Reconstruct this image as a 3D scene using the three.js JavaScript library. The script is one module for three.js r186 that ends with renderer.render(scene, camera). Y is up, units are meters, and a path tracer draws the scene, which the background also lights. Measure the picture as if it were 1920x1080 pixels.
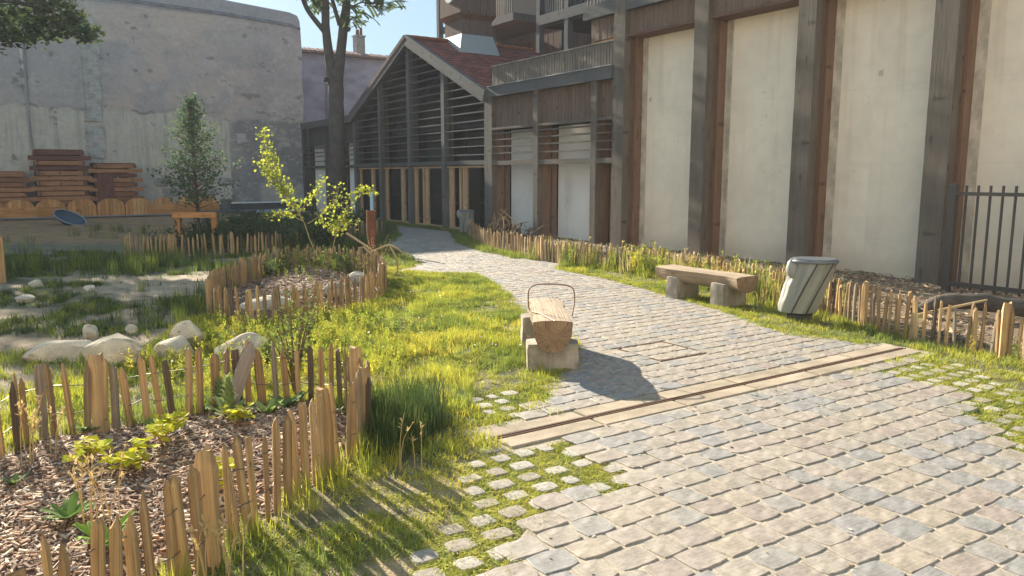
import * as THREE from 'three';
import { mergeGeometries, mergeVertices, toCreasedNormals } from 'three/addons/utils/BufferGeometryUtils.js';
import { RoundedBoxGeometry } from 'three/addons/geometries/RoundedBoxGeometry.js';

// ------------------------------------------------------------------ camera, sky, sun, exposure
const scene = new THREE.Scene();
const camera = new THREE.PerspectiveCamera(41.06, 16 / 9, 0.05, 900);
camera.position.set(0, 1.7, 0);
camera.rotation.x = -8.4 * Math.PI / 180;
scene.add(camera);
const SUN = new THREE.Vector3(-0.592, Math.tan(23 * Math.PI / 180), -0.806).normalize();
const sky = (() => {
  const W = 512, Hh = 256, d = new Float32Array(W * Hh * 4);
  for (let j = 0; j < Hh; j++) for (let i = 0; i < W; i++) {
    const el = ((j + 0.5) / Hh - 0.5) * Math.PI, az = ((i + 0.5) / W - 0.5) * 2 * Math.PI;
    const v = new THREE.Vector3(Math.cos(el) * Math.cos(az), Math.sin(el), Math.cos(el) * Math.sin(az));
    const up = Math.max(0, v.y), h = Math.pow(1 - up, 3.2), c = Math.max(0, v.dot(SUN));
    const g = 0.3 * Math.pow(c, 12) + 1.1 * Math.pow(c, 40);
    const k = (j * W + i) * 4;
    d[k] = 0.070 + 0.075 * h + g * 0.30; d[k + 1] = 0.120 + 0.085 * h + g * 0.26; d[k + 2] = 0.172 + 0.07 * h + g * 0.19; d[k + 3] = 1;
  }
  const t = new THREE.DataTexture(d, W, Hh, THREE.RGBAFormat, THREE.FloatType);
  t.mapping = THREE.EquirectangularReflectionMapping; t.magFilter = THREE.LinearFilter; t.minFilter = THREE.LinearFilter; t.wrapS = THREE.RepeatWrapping; t.needsUpdate = true;
  return t;
})();
scene.background = sky; scene.environment = sky;
const sun = new THREE.DirectionalLight(new THREE.Color(1, 0.88, 0.70), 3.9);
sun.target.position.set(0, 0, -12); sun.position.copy(SUN).multiplyScalar(80).add(sun.target.position);
sun.castShadow = true; sun.shadow.mapSize.set(4096, 4096);
Object.assign(sun.shadow.camera, { left: -45, right: 45, top: 45, bottom: -45, near: 1, far: 220 });
scene.add(sun, sun.target);
scene.fog = new THREE.FogExp2(new THREE.Color(0.82, 0.87, 0.95), 0.0011);
const renderer = new THREE.WebGLRenderer();
renderer.toneMapping = THREE.LinearToneMapping;
renderer.toneMappingExposure = 4.6;
renderer.shadowMap.enabled = true;

// ------------------------------------------------------------------ helpers
const V = (x, y, z) => new THREE.Vector3(x, y, z);
const P = (X, F, y = 0) => new THREE.Vector3(X, y, -F);           // right, forward, up
let seed = 7;
function rnd() { seed = (seed + 0x6D2B79F5) | 0; let t = Math.imul(seed ^ (seed >>> 15), 1 | seed); t = (t + Math.imul(t ^ (t >>> 7), 61 | t)) ^ t; return ((t ^ (t >>> 14)) >>> 0) / 4294967296; }
const rr = (a, b) => a + (b - a) * rnd();
const pick = (a) => a[Math.floor(rnd() * a.length)];
const clamp = (x, a = 0, b = 1) => Math.min(b, Math.max(a, x));
const sst = (a, b, x) => { const t = clamp((x - a) / (b - a)); return t * t * (3 - 2 * t); };
const mixn = (a, b, t) => a + (b - a) * t;
function hash(x, y, z = 0) { let h = Math.imul(x | 0, 374761393) + Math.imul(y | 0, 668265263) + Math.imul(z | 0, 2147483647 - 61); h = Math.imul(h ^ (h >>> 13), 1274126177); return ((h ^ (h >>> 16)) >>> 0) / 4294967296; }
function noise(x, y, px = 0, py = 0, s = 0) {                      // value noise, period px, py when given
  const ix = Math.floor(x), iy = Math.floor(y), fx = x - ix, fy = y - iy, ux = fx * fx * (3 - 2 * fx), uy = fy * fy * (3 - 2 * fy);
  const m = (i, p) => p ? ((i % p) + p) % p : i;
  const a = hash(m(ix, px), m(iy, py), s), b = hash(m(ix + 1, px), m(iy, py), s), c = hash(m(ix, px), m(iy + 1, py), s), d = hash(m(ix + 1, px), m(iy + 1, py), s);
  return mixn(mixn(a, b, ux), mixn(c, d, ux), uy);
}
function fbm(x, y, o = 4, px = 0, py = 0, s = 0) { let v = 0, a = 0.5, n = 0; for (let i = 0; i < o; i++) { v += a * noise(x, y, px, py, s + i); n += a; a *= 0.5; x *= 2; y *= 2; px *= 2; py *= 2; } return v / n; }
function noise3(x, y, z) { return (noise(x + z * 0.7, y - z * 0.4, 0, 0, 3) + noise(y + 11, z + x * 0.3, 0, 0, 5) + noise(z - 7, x + y * 0.3, 0, 0, 9)) / 3; }
const enc = (c) => Math.round(255 * clamp(c <= 0.0031308 ? c * 12.92 : 1.055 * Math.pow(c, 1 / 2.4) - 0.055));
function colorTex(w, h, fn) {                                      // fn(u, v) -> [r, g, b] linear
  const d = new Uint8Array(w * h * 4);
  for (let j = 0; j < h; j++) for (let i = 0; i < w; i++) { const c = fn((i + 0.5) / w, (j + 0.5) / h), k = (j * w + i) * 4; d[k] = enc(c[0]); d[k + 1] = enc(c[1]); d[k + 2] = enc(c[2]); d[k + 3] = 255; }
  const t = new THREE.DataTexture(d, w, h); t.colorSpace = THREE.SRGBColorSpace; t.wrapS = t.wrapT = THREE.RepeatWrapping; t.magFilter = THREE.LinearFilter; t.minFilter = THREE.LinearMipmapLinearFilter; t.generateMipmaps = true; t.needsUpdate = true; return t;
}
function valueTex(w, h, fn) {
  const d = new Uint8Array(w * h * 4);
  for (let j = 0; j < h; j++) for (let i = 0; i < w; i++) { const c = Math.round(255 * clamp(fn((i + 0.5) / w, (j + 0.5) / h))), k = (j * w + i) * 4; d[k] = d[k + 1] = d[k + 2] = c; d[k + 3] = 255; }
  const t = new THREE.DataTexture(d, w, h); t.wrapS = t.wrapT = THREE.RepeatWrapping; t.magFilter = THREE.LinearFilter; t.minFilter = THREE.LinearMipmapLinearFilter; t.generateMipmaps = true; t.needsUpdate = true; return t;
}
const used = new Map();
function numbered(name) { const n = used.get(name) ?? 0; used.set(name, n + 1); return n ? `${name}_${String(n).padStart(3, '0')}` : name; }
function tag(o, label, category, group, kind) { if (label) o.userData.label = label; if (category) o.userData.category = category; if (group) o.userData.group = group; if (kind) o.userData.kind = kind; return o; }
function shade(o) { o.castShadow = true; o.receiveShadow = true; return o; }
function thing(name, label, category, pos = V(0, 0, 0), turn = 0, group) { const o = new THREE.Group(); o.name = numbered(name); o.position.copy(pos); o.rotation.y = turn; scene.add(o); return tag(o, label, category, group); }
function obj(name, geos, mat, parent = scene, kind) {
  const g = Array.isArray(geos) ? (geos.length > 1 ? mergeGeometries(geos.map(norm)) : geos[0]) : geos;
  const m = shade(new THREE.Mesh(g, mat)); m.name = parent === scene ? numbered(name) : name; parent.add(m); if (kind) m.userData.kind = kind; return m;
}
function norm(g) { const q = g.index ? g.toNonIndexed() : g.clone(); for (const k of Object.keys(q.attributes)) if (!['position', 'normal', 'uv', 'color'].includes(k)) q.deleteAttribute(k); if (!q.attributes.uv) q.setAttribute('uv', new THREE.BufferAttribute(new Float32Array(q.attributes.position.count * 2), 2)); if (!q.attributes.normal) q.computeVertexNormals(); return q; }
function boxUV(g, axis = 0, off = 0) {                             // uv in metres, u along `axis`
  g = g.index ? g.toNonIndexed() : g; if (!g.attributes.normal) g.computeVertexNormals();
  const p = g.attributes.position, n = g.attributes.normal, uv = new Float32Array(p.count * 2);
  for (let t = 0; t < p.count; t += 3) {
    const nn = [0, 1, 2].map((k) => Math.abs(n.getComponent(t, k) + n.getComponent(t + 1, k) + n.getComponent(t + 2, k)));
    const m = nn.indexOf(Math.max(...nn)), rest = [0, 1, 2].filter((k) => k !== m); let ua = rest.includes(axis) ? axis : rest[0], va = rest.find((k) => k !== ua);
    for (let k = t; k < t + 3; k++) { uv[k * 2] = p.getComponent(k, ua) + off * 1.37; uv[k * 2 + 1] = p.getComponent(k, va) + off + m * 0.31; }
  }
  g.setAttribute('uv', new THREE.BufferAttribute(uv, 2)); return g;
}
function bx(w, h, d, x, y, z, axis, bevel = 0) {                   // box centred on x, z with its foot at y; grain along axis
  const g = bevel ? new RoundedBoxGeometry(w, h, d, 1, bevel) : new THREE.BoxGeometry(w, h, d);
  const a = axis ?? [w, h, d].indexOf(Math.max(w, h, d));
  const q = boxUV(g, a, rnd() * 5); q.translate(x, y + h / 2, z); return q;
}
function tube(pts, r, seg = 0, rad = 6, closed = false) { const c = new THREE.CatmullRomCurve3(pts, closed, 'centripetal'); return new THREE.TubeGeometry(c, seg || pts.length * 4, r, rad, closed); }
function limb(pts, radii, rad = 10, rough = 0.08) {                // tapered limb along points
  const c = new THREE.CatmullRomCurve3(pts, false, 'centripetal'), n = pts.length * 5, fr = c.computeFrenetFrames(n), pos = [], uv = [], idx = [];
  for (let i = 0; i <= n; i++) {
    const t = i / n, q = c.getPointAt(t), f = t * (radii.length - 1), k = Math.min(radii.length - 2, Math.floor(f)), r0 = mixn(radii[k], radii[k + 1], f - k);
    for (let j = 0; j <= rad; j++) { const a = j / rad * 2 * Math.PI, jj = j % rad, r = r0 * (1 + rough * (noise(jj * 1.3, i * 0.6, 0, 0, 21) - 0.5) * 2); const v = q.clone().addScaledVector(fr.normals[i], Math.cos(a) * r).addScaledVector(fr.binormals[i], Math.sin(a) * r); pos.push(v.x, v.y, v.z); uv.push(t * c.getLength(), j / rad * r0 * 6.28); }
  }
  for (let i = 0; i < n; i++) for (let j = 0; j < rad; j++) { const a = i * (rad + 1) + j, b = a + rad + 1; idx.push(a, b, a + 1, b, b + 1, a + 1); }
  const g = new THREE.BufferGeometry(); g.setAttribute('position', new THREE.Float32BufferAttribute(pos, 3)); g.setAttribute('uv', new THREE.Float32BufferAttribute(uv, 2)); g.setIndex(idx); g.computeVertexNormals(); return g;
}
function inPoly(x, y, p) { let c = false; for (let i = 0, j = p.length - 1; i < p.length; j = i++) if ((p[i][1] > y) !== (p[j][1] > y) && x < (p[j][0] - p[i][0]) * (y - p[i][1]) / (p[j][1] - p[i][1]) + p[i][0]) c = !c; return c; }
function distPoly(x, y, p, closed = true) { let d = 1e9; for (let i = closed ? 0 : 1, j = closed ? p.length - 1 : 0; i < p.length; j = i++) { const ax = p[j][0], ay = p[j][1], bxx = p[i][0] - ax, by = p[i][1] - ay, t = clamp(((x - ax) * bxx + (y - ay) * by) / (bxx * bxx + by * by)); d = Math.min(d, Math.hypot(x - ax - t * bxx, y - ay - t * by)); } return d; }
const lin = (r, g, b) => new THREE.Color().setRGB(r, g, b);

// ------------------------------------------------------------------ textures and materials
const grainT = colorTex(1024, 512, (u, v) => {                     // timber: streaks along u, 2 m x 1 m
  const s = fbm(u * 4, v * 90, 3, 4, 90, 1), b = fbm(u * 3, v * 8, 4, 3, 8, 2), f = fbm(u * 24, v * 256, 2, 24, 256, 4);
  const k = Math.pow(noise(u * 14, v * 9, 14, 9, 8), 12), c = 0.62 + 0.34 * s + 0.38 * (b - 0.5) + 0.22 * (f - 0.5) - 0.5 * k;
  return [c * 1.03, c, c * 0.96 + 0.05 * b];
});
grainT.repeat.set(0.5, 1);
const grainB = valueTex(512, 512, (u, v) => 0.6 * fbm(u * 4, v * 128, 3, 4, 128, 1) + 0.4 * fbm(u * 8, v * 20, 3, 8, 20, 6)); grainB.repeat.set(0.5, 1);
const gritT = colorTex(512, 512, (u, v) => { const a = fbm(u * 8, v * 8, 5, 8, 8, 1), b = noise(u * 256, v * 256, 256, 256, 4), c = 0.55 + 0.6 * (a - 0.5) + 0.5 * b; return [c, c, c]; });
const gritB = valueTex(512, 512, (u, v) => 0.6 * fbm(u * 16, v * 16, 5, 16, 16, 3) + 0.4 * noise(u * 180, v * 180, 180, 180, 5));
const stoneT = colorTex(512, 512, (u, v) => { const a = fbm(u * 5, v * 5, 5, 5, 5, 11), b = noise(u * 200, v * 200, 200, 200, 4), w = fbm(u * 3 + 2 * a, v * 14, 3, 0, 14, 7), c = 0.66 + 0.55 * (a - 0.5) + 0.26 * (b - 0.5) + 0.3 * (w - 0.5); return [c * 1.02, c, c * (0.97 + 0.05 * a)]; });
function wood(r, g, b, rough = 0.85, bump = 0.002) { return new THREE.MeshStandardMaterial({ color: lin(r, g, b), map: grainT, roughness: rough, bumpMap: grainB, bumpScale: bump }); }
const M = {
  slat: wood(0.115, 0.12, 0.122),
  beam: wood(0.125, 0.13, 0.13), cladDeep: wood(0.17, 0.12, 0.098),
  pier: wood(0.155, 0.135, 0.11), pierSide: wood(0.18, 0.115, 0.08), wingDark: wood(0.09, 0.08, 0.072),
  grey: wood(0.235, 0.215, 0.195), greyDark: wood(0.10, 0.095, 0.09), brown: wood(0.26, 0.165, 0.11), brownDark: wood(0.18, 0.105, 0.07), clad: wood(0.20, 0.14, 0.105), cladGrey: wood(0.20, 0.175, 0.14),
  larch: wood(0.62, 0.40, 0.22), soffit: wood(0.62, 0.33, 0.12), redWood: wood(0.36, 0.16, 0.085), redWood2: wood(0.47, 0.23, 0.11), redWoodDark: wood(0.22, 0.10, 0.07), planter: wood(0.70, 0.34, 0.12), planter2: wood(0.58, 0.27, 0.09), planter3: wood(0.78, 0.44, 0.18),
  dark: new THREE.MeshStandardMaterial({ color: lin(0.035, 0.037, 0.04), roughness: 0.5, metalness: 0.3 }),
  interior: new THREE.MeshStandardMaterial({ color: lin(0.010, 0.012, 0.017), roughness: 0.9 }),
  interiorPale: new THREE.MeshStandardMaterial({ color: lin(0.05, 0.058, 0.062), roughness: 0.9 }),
  zinc: new THREE.MeshStandardMaterial({ color: lin(0.30, 0.33, 0.36), roughness: 0.45, metalness: 0.5 }),
  metal: new THREE.MeshStandardMaterial({ color: lin(0.10, 0.09, 0.085), roughness: 0.55, metalness: 0.6 }),
  wire: new THREE.MeshStandardMaterial({ color: lin(0.16, 0.13, 0.11), roughness: 0.5, metalness: 0.7 }),
  rust: new THREE.MeshStandardMaterial({ color: lin(0.30, 0.10, 0.045), roughness: 0.9, metalness: 0.1, map: gritT, bumpMap: gritB, bumpScale: 0.002 }),
  slot: new THREE.MeshStandardMaterial({ color: lin(0.20, 0.115, 0.07), roughness: 0.9, map: gritT }),
  rod: new THREE.MeshStandardMaterial({ color: lin(0.20, 0.12, 0.08), roughness: 0.6, metalness: 0.4 }),
  glass: new THREE.MeshPhysicalMaterial({ color: lin(0.66, 0.72, 0.76), roughness: 0.04, specularIntensity: 0.45, transmission: 1, thickness: 0, ior: 1.5, side: THREE.DoubleSide }),
  bark: new THREE.MeshStandardMaterial({ color: lin(0.105, 0.09, 0.078), map: gritT, roughness: 1, bumpMap: grainB, bumpScale: 0.02 }),
  twig: new THREE.MeshStandardMaterial({ color: lin(0.16, 0.10, 0.06), roughness: 1 }),
  paleTwig: new THREE.MeshStandardMaterial({ color: lin(0.45, 0.33, 0.18), roughness: 1 }),
  granite: new THREE.MeshStandardMaterial({ color: lin(0.44, 0.40, 0.33), map: stoneT, roughness: 0.95, bumpMap: gritB, bumpScale: 0.006 }),
  limestone: new THREE.MeshStandardMaterial({ color: lin(0.78, 0.68, 0.51), map: stoneT, roughness: 0.95, bumpMap: gritB, bumpScale: 0.02 }),
  concrete: new THREE.MeshStandardMaterial({ color: lin(0.42, 0.43, 0.43), map: stoneT, roughness: 0.95 }),
  slab: new THREE.MeshStandardMaterial({ color: lin(0.43, 0.36, 0.265), map: stoneT, roughness: 0.95, bumpMap: gritB, bumpScale: 0.003 }),
  jointSand: new THREE.MeshStandardMaterial({ color: lin(0.38, 0.33, 0.26), map: gritT, roughness: 1, bumpMap: gritB, bumpScale: 0.004 }),
  tile: new THREE.MeshStandardMaterial({ vertexColors: true, color: lin(1, 1, 1), map: gritT, roughness: 0.9 }),
  lead: new THREE.MeshStandardMaterial({ color: lin(0.33, 0.36, 0.37), roughness: 0.6, metalness: 0.2 }),
};
for (const k of ['granite', 'limestone']) { M[k].map = stoneT.clone(); M[k].map.repeat.set(1.6, 1.6); }
M.jointSand.map = gritT.clone(); M.jointSand.map.repeat.set(1.1, 1.1);
const leafMat = (extra = {}) => new THREE.MeshPhysicalMaterial({ color: 0xffffff, specularIntensity: 0.35, roughness: 0.96, transmission: 0.5, thickness: 0, side: THREE.DoubleSide, ...extra });
M.leaf = leafMat();
M.grass = leafMat({ transmission: 0.45 });

// ------------------------------------------------------------------ plan of the place (X right, F forward, metres)
const FACADE = Math.PI * -56.6 / 180, AX = [0.835, 0.55], BX = [-0.55, 0.835];
const FP = (s, z = 0) => V(0.55 * s - 0.835 * z, 0, -21.2 + 0.835 * s + 0.55 * z);     // along the facade, out from it
const WALL = Math.atan2(0.6, 0.8);
const WP = (m, z = 0) => P(-10.75 + 0.8 * m + 0.6 * z, 38.3 + 0.6 * m - 0.8 * z);         // along the blank wall, out from it
const PATH = [[0.1, 5.25], [0.25, 5.6], [0.35, 6.19], [0.54, 6.75], [0.67, 7.75], [0.5, 8.6], [0.25, 8.95], [0.0, 10.5], [-0.25, 11.91], [-0.65, 13.29], [-2.14, 13.59], [-1.86, 14.15], [-1.75, 14.94], [-2.44, 16.91], [-2.99, 18.45], [-3.02, 20.12], [-3.1, 21.93], [-4.12, 25.33], [-4.3, 26.3], [-1.9, 23.3], [-1.37, 19.18], [-0.77, 17.27], [0.04, 15.71], [1.03, 14.94], [0.8, 13.91], [1.68, 12.28], [2.26, 10.69], [2.63, 9.61], [2.81, 8.67], [3.02, 8.04], [3.72, 7.51], [1.8, 6.35]];
const FORE = [[0.0, 4.72], [0.37, 4.89], [0.57, 4.41], [0.8, 4.08], [0.67, 3.97], [0.29, 3.92], [0.1, 3.59], [0.01, 3.38], [0.05, 3.2], [0.0, 3.05], [-0.04, 2.3], [2.4, 2.3], [3.11, 3.9], [3.06, 4.54], [3.23, 5.08], [3.25, 5.51], [3.57, 5.81], [3.34, 6.19], [3.13, 6.56], [3.7, 6.98], [1.9, 5.9]];
const SMALL_L = [[-0.12, 4.68], [0.37, 4.89], [0.57, 4.41], [0.8, 4.08], [0.67, 3.97], [0.29, 3.92], [0.1, 3.59], [0.0, 3.05], [0, 2.5], [-0.48, 2.5], [-0.44, 3.42], [-0.27, 3.77], [-0.24, 4.28], [-0.2, 4.54]];
const SMALL_R = [[3.13, 6.56], [3.65, 6.95], [4.09, 6.85], [4.04, 5.81], [3.4, 4.3], [2.9, 3.4], [3.06, 4.54], [3.23, 5.08], [3.25, 5.51], [3.57, 5.81], [3.34, 6.19]];
const SMALL_F = [[-0.36, 5.74], [0.0, 6.12], [0.22, 5.7], [0.13, 5.3], [0.0, 5.1], [-0.16, 5.3]];
const FA = [[-3.3, 4.32], [-3.09, 4.55], [-3.12, 4.8], [-2.93, 4.94], [-2.67, 5.1], [-2.4, 5.24], [-2.16, 5.46], [-1.85, 5.6], [-1.57, 5.62], [-1.34, 5.57], [-1.05, 5.2], [-0.96, 4.85], [-0.98, 4.5], [-1.08, 4.22], [-1.18, 3.85], [-1.24, 3.6], [-1.3, 3.35], [-1.37, 3.07], [-1.46, 2.83], [-1.57, 2.6], [-1.64, 2.3]];
const FB = [[-3.78, 9.44], [-3.53, 9.01], [-3.24, 8.74], [-2.94, 8.68], [-2.59, 8.86], [-2.34, 9.2], [-2.09, 9.72], [-1.94, 10.3], [-1.88, 11.3], [-2.16, 12.31], [-2.58, 13.19], [-3.03, 13.8], [-3.56, 14.1], [-3.94, 13.95], [-4.15, 13.5], [-4.17, 12.8], [-4.13, 11.8], [-4.1, 10.9], [-3.98, 10.1]];
const FC = [[-8.4, 16.66], [-7.62, 16.25], [-7.05, 16.22], [-6.26, 16.36], [-5.5, 16.6], [-4.96, 17.45], [-4.62, 18.2], [-4.25, 19.1], [-3.97, 20.4], [-3.62, 21.6]];
const FC2 = [[-8.89, 20.55], [-8.43, 21.76], [-7.93, 23.4]];
const FD = [[-1.15, 20.95], [-0.68, 18.2], [-0.22, 17.06], [0.26, 16.14], [0.69, 15.15], [1.1, 14.5], [1.7, 13.99], [2.12, 13.6], [2.52, 13.0], [2.9, 12.17], [3.2, 11.39], [3.42, 10.7], [3.62, 9.97], [3.85, 9.34], [4.0, 8.75], [4.13, 8.1], [4.3, 7.6], [4.5, 7.3], [4.68, 6.95], [4.78, 6.5], [4.86, 6.0], [4.9, 5.4]];
const BED_A = [...FA, [-2.6, 2.0], [-4.2, 2.2], [-4.2, 4.2]], BED_B = FB;
const BED_D = [...FD, [8, 5], [9, 8], [0.5, 23], [-0.6, 22.5]];
const onPath = (x, f) => inPoly(x, f, PATH) || inPoly(x, f, FORE);
const chP = (x, f) => (x - 1.88) * BX[0] + (f - 6.13) * BX[1], chQ = (x, f) => (x - 1.88) * AX[0] + (f - 6.13) * AX[1];
const onChannel = (x, f) => Math.abs(chP(x, f)) < 0.24 && chQ(x, f) > -2.42 && chQ(x, f) < 2.45;

// ------------------------------------------------------------------ ground
function groundHeight(x, f) {
  let h = -0.012 + 0.05 * (fbm(x * 0.6, f * 0.6, 3, 0, 0, 31) - 0.5) + 0.02 * (noise(x * 5, f * 5, 0, 0, 32) - 0.5);
  if (x < 9 && x > -9 && f < 28 && f > 1.5) {
    const d = Math.min(distPoly(x, f, PATH), distPoly(x, f, FORE)); if (onChannel(x, f)) return -0.09; if (onPath(x, f)) return -0.028 - 0.06 * sst(0.03, 0.15, d);
    h = mixn(-0.012, h, sst(0, 0.35, d));
    if (inPoly(x, f, SMALL_L) || inPoly(x, f, SMALL_R) || inPoly(x, f, SMALL_F)) h = -0.022;
    if (inPoly(x, f, BED_A)) h += 0.045 * sst(0.05, 0.5, distPoly(x, f, BED_A));
    if (inPoly(x, f, BED_B)) h += 0.12 * sst(0.1, 0.8, distPoly(x, f, BED_B));
    if (inPoly(x, f, BED_D)) h += 0.06 * sst(0.0, 0.5, distPoly(x, f, FD, false));
    if (x < -3.6 && f > 7 && f < 16) h += 0.05 * (fbm(x * 0.9, f * 0.9, 3, 0, 0, 44) - 0.4);
  }
  return h;
}
function groundColor(x, f) {
  const n = fbm(x * 1.7, f * 1.7, 4, 0, 0, 51), n2 = fbm(x * 7, f * 7, 3, 0, 0, 53);
  let c = [0.25, 0.185, 0.115];
  const to = (d, t) => { t = clamp(t); c = c.map((v, i) => mixn(v, d[i], t)); };
  if (f < 30 && x > -3.8 && x < 5) to([0.115, 0.115, 0.045], 0.9);
  if (x > -1.4 && x < 0 && f < 4.4) to([0.30, 0.23, 0.13], sst(0.42, 0.62, n2) * 0.9);
  if (x < -3.0 && f > 3.5 && f < 13.5) { to([0.33, 0.25, 0.16], 0.9); to([0.13, 0.12, 0.065], sst(0.50, 0.64, n)); }
  to([0.46, 0.345, 0.225], 1.1 * sst(1.15, 0.35, Math.hypot((x + 5.1) / 1.35, (f - 11.4) / 1.1)) * (0.6 + 0.6 * n2));
  to([0.42, 0.31, 0.19], sst(1.0, 0.3, Math.hypot((x + 6.6) / 1.5, (f - 12.4) / 0.45)) * (0.5 + n2));
  if (f > 17 && f < 40 && x < -5) { to([0.37, 0.205, 0.095], 0.95); to([0.17, 0.15, 0.09], sst(20.5, 18.5, f) * 0.9); }
  if (inPoly(x, f, BED_A)) to([0.20, 0.115, 0.075], 1);
  if (inPoly(x, f, BED_B)) to([0.20, 0.125, 0.08], 0.95);
  if (inPoly(x, f, BED_D)) to([0.21, 0.15, 0.10], 0.9);
  const k = 0.72 + 0.55 * n2;
  return c.map((v) => v * k);
}
{
  const axis = (segs) => { const a = []; for (const [a0, b0, st] of segs) for (let x = a0; x < b0 - 1e-6; x += st) a.push(x); a.push(segs[segs.length - 1][1]); return a; };
  const xs = axis([[-300, -60, 40], [-60, -20, 4], [-20, -9, 0.5], [-9, 5.6, 0.1], [5.6, 12, 0.5], [12, 40, 4], [40, 300, 40]]);
  const fs = axis([[-200, -10, 38], [-10, 1.6, 1], [1.6, 14.6, 0.1], [14.6, 30, 0.25], [30, 60, 3], [60, 500, 44]]);
  const pos = [], col = [], uv = [], idx = [];
  for (const f of fs) for (const x of xs) { pos.push(x, groundHeight(x, f), -f); col.push(...groundColor(x, f)); uv.push(x / 1.3, f / 1.3); }
  for (let j = 0; j < fs.length - 1; j++) for (let i = 0; i < xs.length - 1; i++) { const a = j * xs.length + i, b = a + xs.length; idx.push(a, a + 1, b, a + 1, b + 1, b); }
  const g = new THREE.BufferGeometry(); g.setAttribute('position', new THREE.Float32BufferAttribute(pos, 3)); g.setAttribute('color', new THREE.Float32BufferAttribute(col, 3)); g.setAttribute('uv', new THREE.Float32BufferAttribute(uv, 2)); g.setIndex(idx); g.computeVertexNormals();
  tag(obj('ground', g, new THREE.MeshStandardMaterial({ vertexColors: true, map: gritT, roughness: 1, bumpMap: gritB, bumpScale: 0.012 })), 'earth and turf ground of the courtyard garden', 'ground', null, 'structure');
}
const flat = (poly, y, name, mat, label, category) => { const g = new THREE.ShapeGeometry(new THREE.Shape(poly.map(([x, f]) => new THREE.Vector2(x, f)))); g.rotateX(-Math.PI / 2); g.translate(0, y, 0); return tag(obj(name, g, mat), label, category, null, 'structure'); };
const path = flat(PATH, -0.0075, 'cobbled_path', M.jointSand, 'cobbled path curving from the drain channel to the gabled hall', 'path');
const forecourt = flat(FORE, -0.0075, 'cobbled_forecourt', M.jointSand, 'cobbled forecourt in front of the drain channel', 'pavement');

// setts: worn square stones, several shapes and tones
function settGeometry(w, d, dome, round, seedOffset) {
  const n = 16, ring = (k, y) => { const a = []; for (let i = 0; i < n; i++) { const t = i / n * 2 * Math.PI, c = Math.cos(t), s = Math.sin(t), q = Math.pow(Math.pow(Math.abs(c), round) + Math.pow(Math.abs(s), round), -1 / round); const j = 1 + 0.09 * (hash(i, seedOffset, 77) - 0.5); a.push([c * q * w / 2 * k * j, y + (k < 0.97 ? 0.0025 * (hash(i, seedOffset, 5) - 0.5) : 0), s * q * d / 2 * k * j]); } return a; };
  const rings = [ring(0.55, dome), ring(0.95, dome * 0.6), ring(0.99, -0.003), ring(1.0, -0.05)], pos = [], idx = [];
  pos.push(0, dome, 0); for (const r of rings) for (const v of r) pos.push(...v);
  for (let i = 0; i < n; i++) { const j = (i + 1) % n; idx.push(0, 1 + j, 1 + i); for (let k = 0; k < 3; k++) { const a = 1 + k * n + i, b = 1 + k * n + j; idx.push(a, b, a + n, b, b + n, a + n); } }
  const g = new THREE.BufferGeometry(); g.setAttribute('position', new THREE.Float32BufferAttribute(pos, 3)); g.setIndex(idx); const c = toCreasedNormals(g, 0.09), q = c.attributes.position, uv = []; for (let i = 0; i < q.count; i++) uv.push(q.getX(i) * 1.1 + seedOffset * 0.37, q.getZ(i) * 1.1 + seedOffset * 0.61); c.setAttribute('uv', new THREE.Float32BufferAttribute(uv, 2)); return c;
}
const settGeos = Array.from({ length: 12 }, (_, i) => settGeometry(rr(0.96, 1.05), rr(0.95, 1.04), rr(0.0005, 0.002), rr(7, 14), i));
const SETT_TONES = [[0.40, 0.36, 0.30], [0.37, 0.335, 0.285], [0.385, 0.355, 0.31], [0.42, 0.38, 0.325], [0.39, 0.345, 0.295], [0.345, 0.335, 0.31], [0.42, 0.37, 0.30], [0.37, 0.32, 0.28], [0.31, 0.31, 0.30], [0.41, 0.36, 0.31], [0.33, 0.325, 0.32]];
const settMats = SETT_TONES.map((c) => new THREE.MeshStandardMaterial({ color: lin(...c), map: stoneT, roughness: 0.68, bumpMap: gritB, bumpScale: 0.0016 }));
const roughSettMat = new THREE.MeshStandardMaterial({ color: lin(0.50, 0.44, 0.38), map: gritT, roughness: 1, bumpMap: gritB, bumpScale: 0.012 });
const settMixMat = new THREE.MeshStandardMaterial({ vertexColors: true, map: stoneT, roughness: 0.7, bumpMap: gritB, bumpScale: 0.0016 });
const settTurn = Math.atan2(AX[1], AX[0]);
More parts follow.
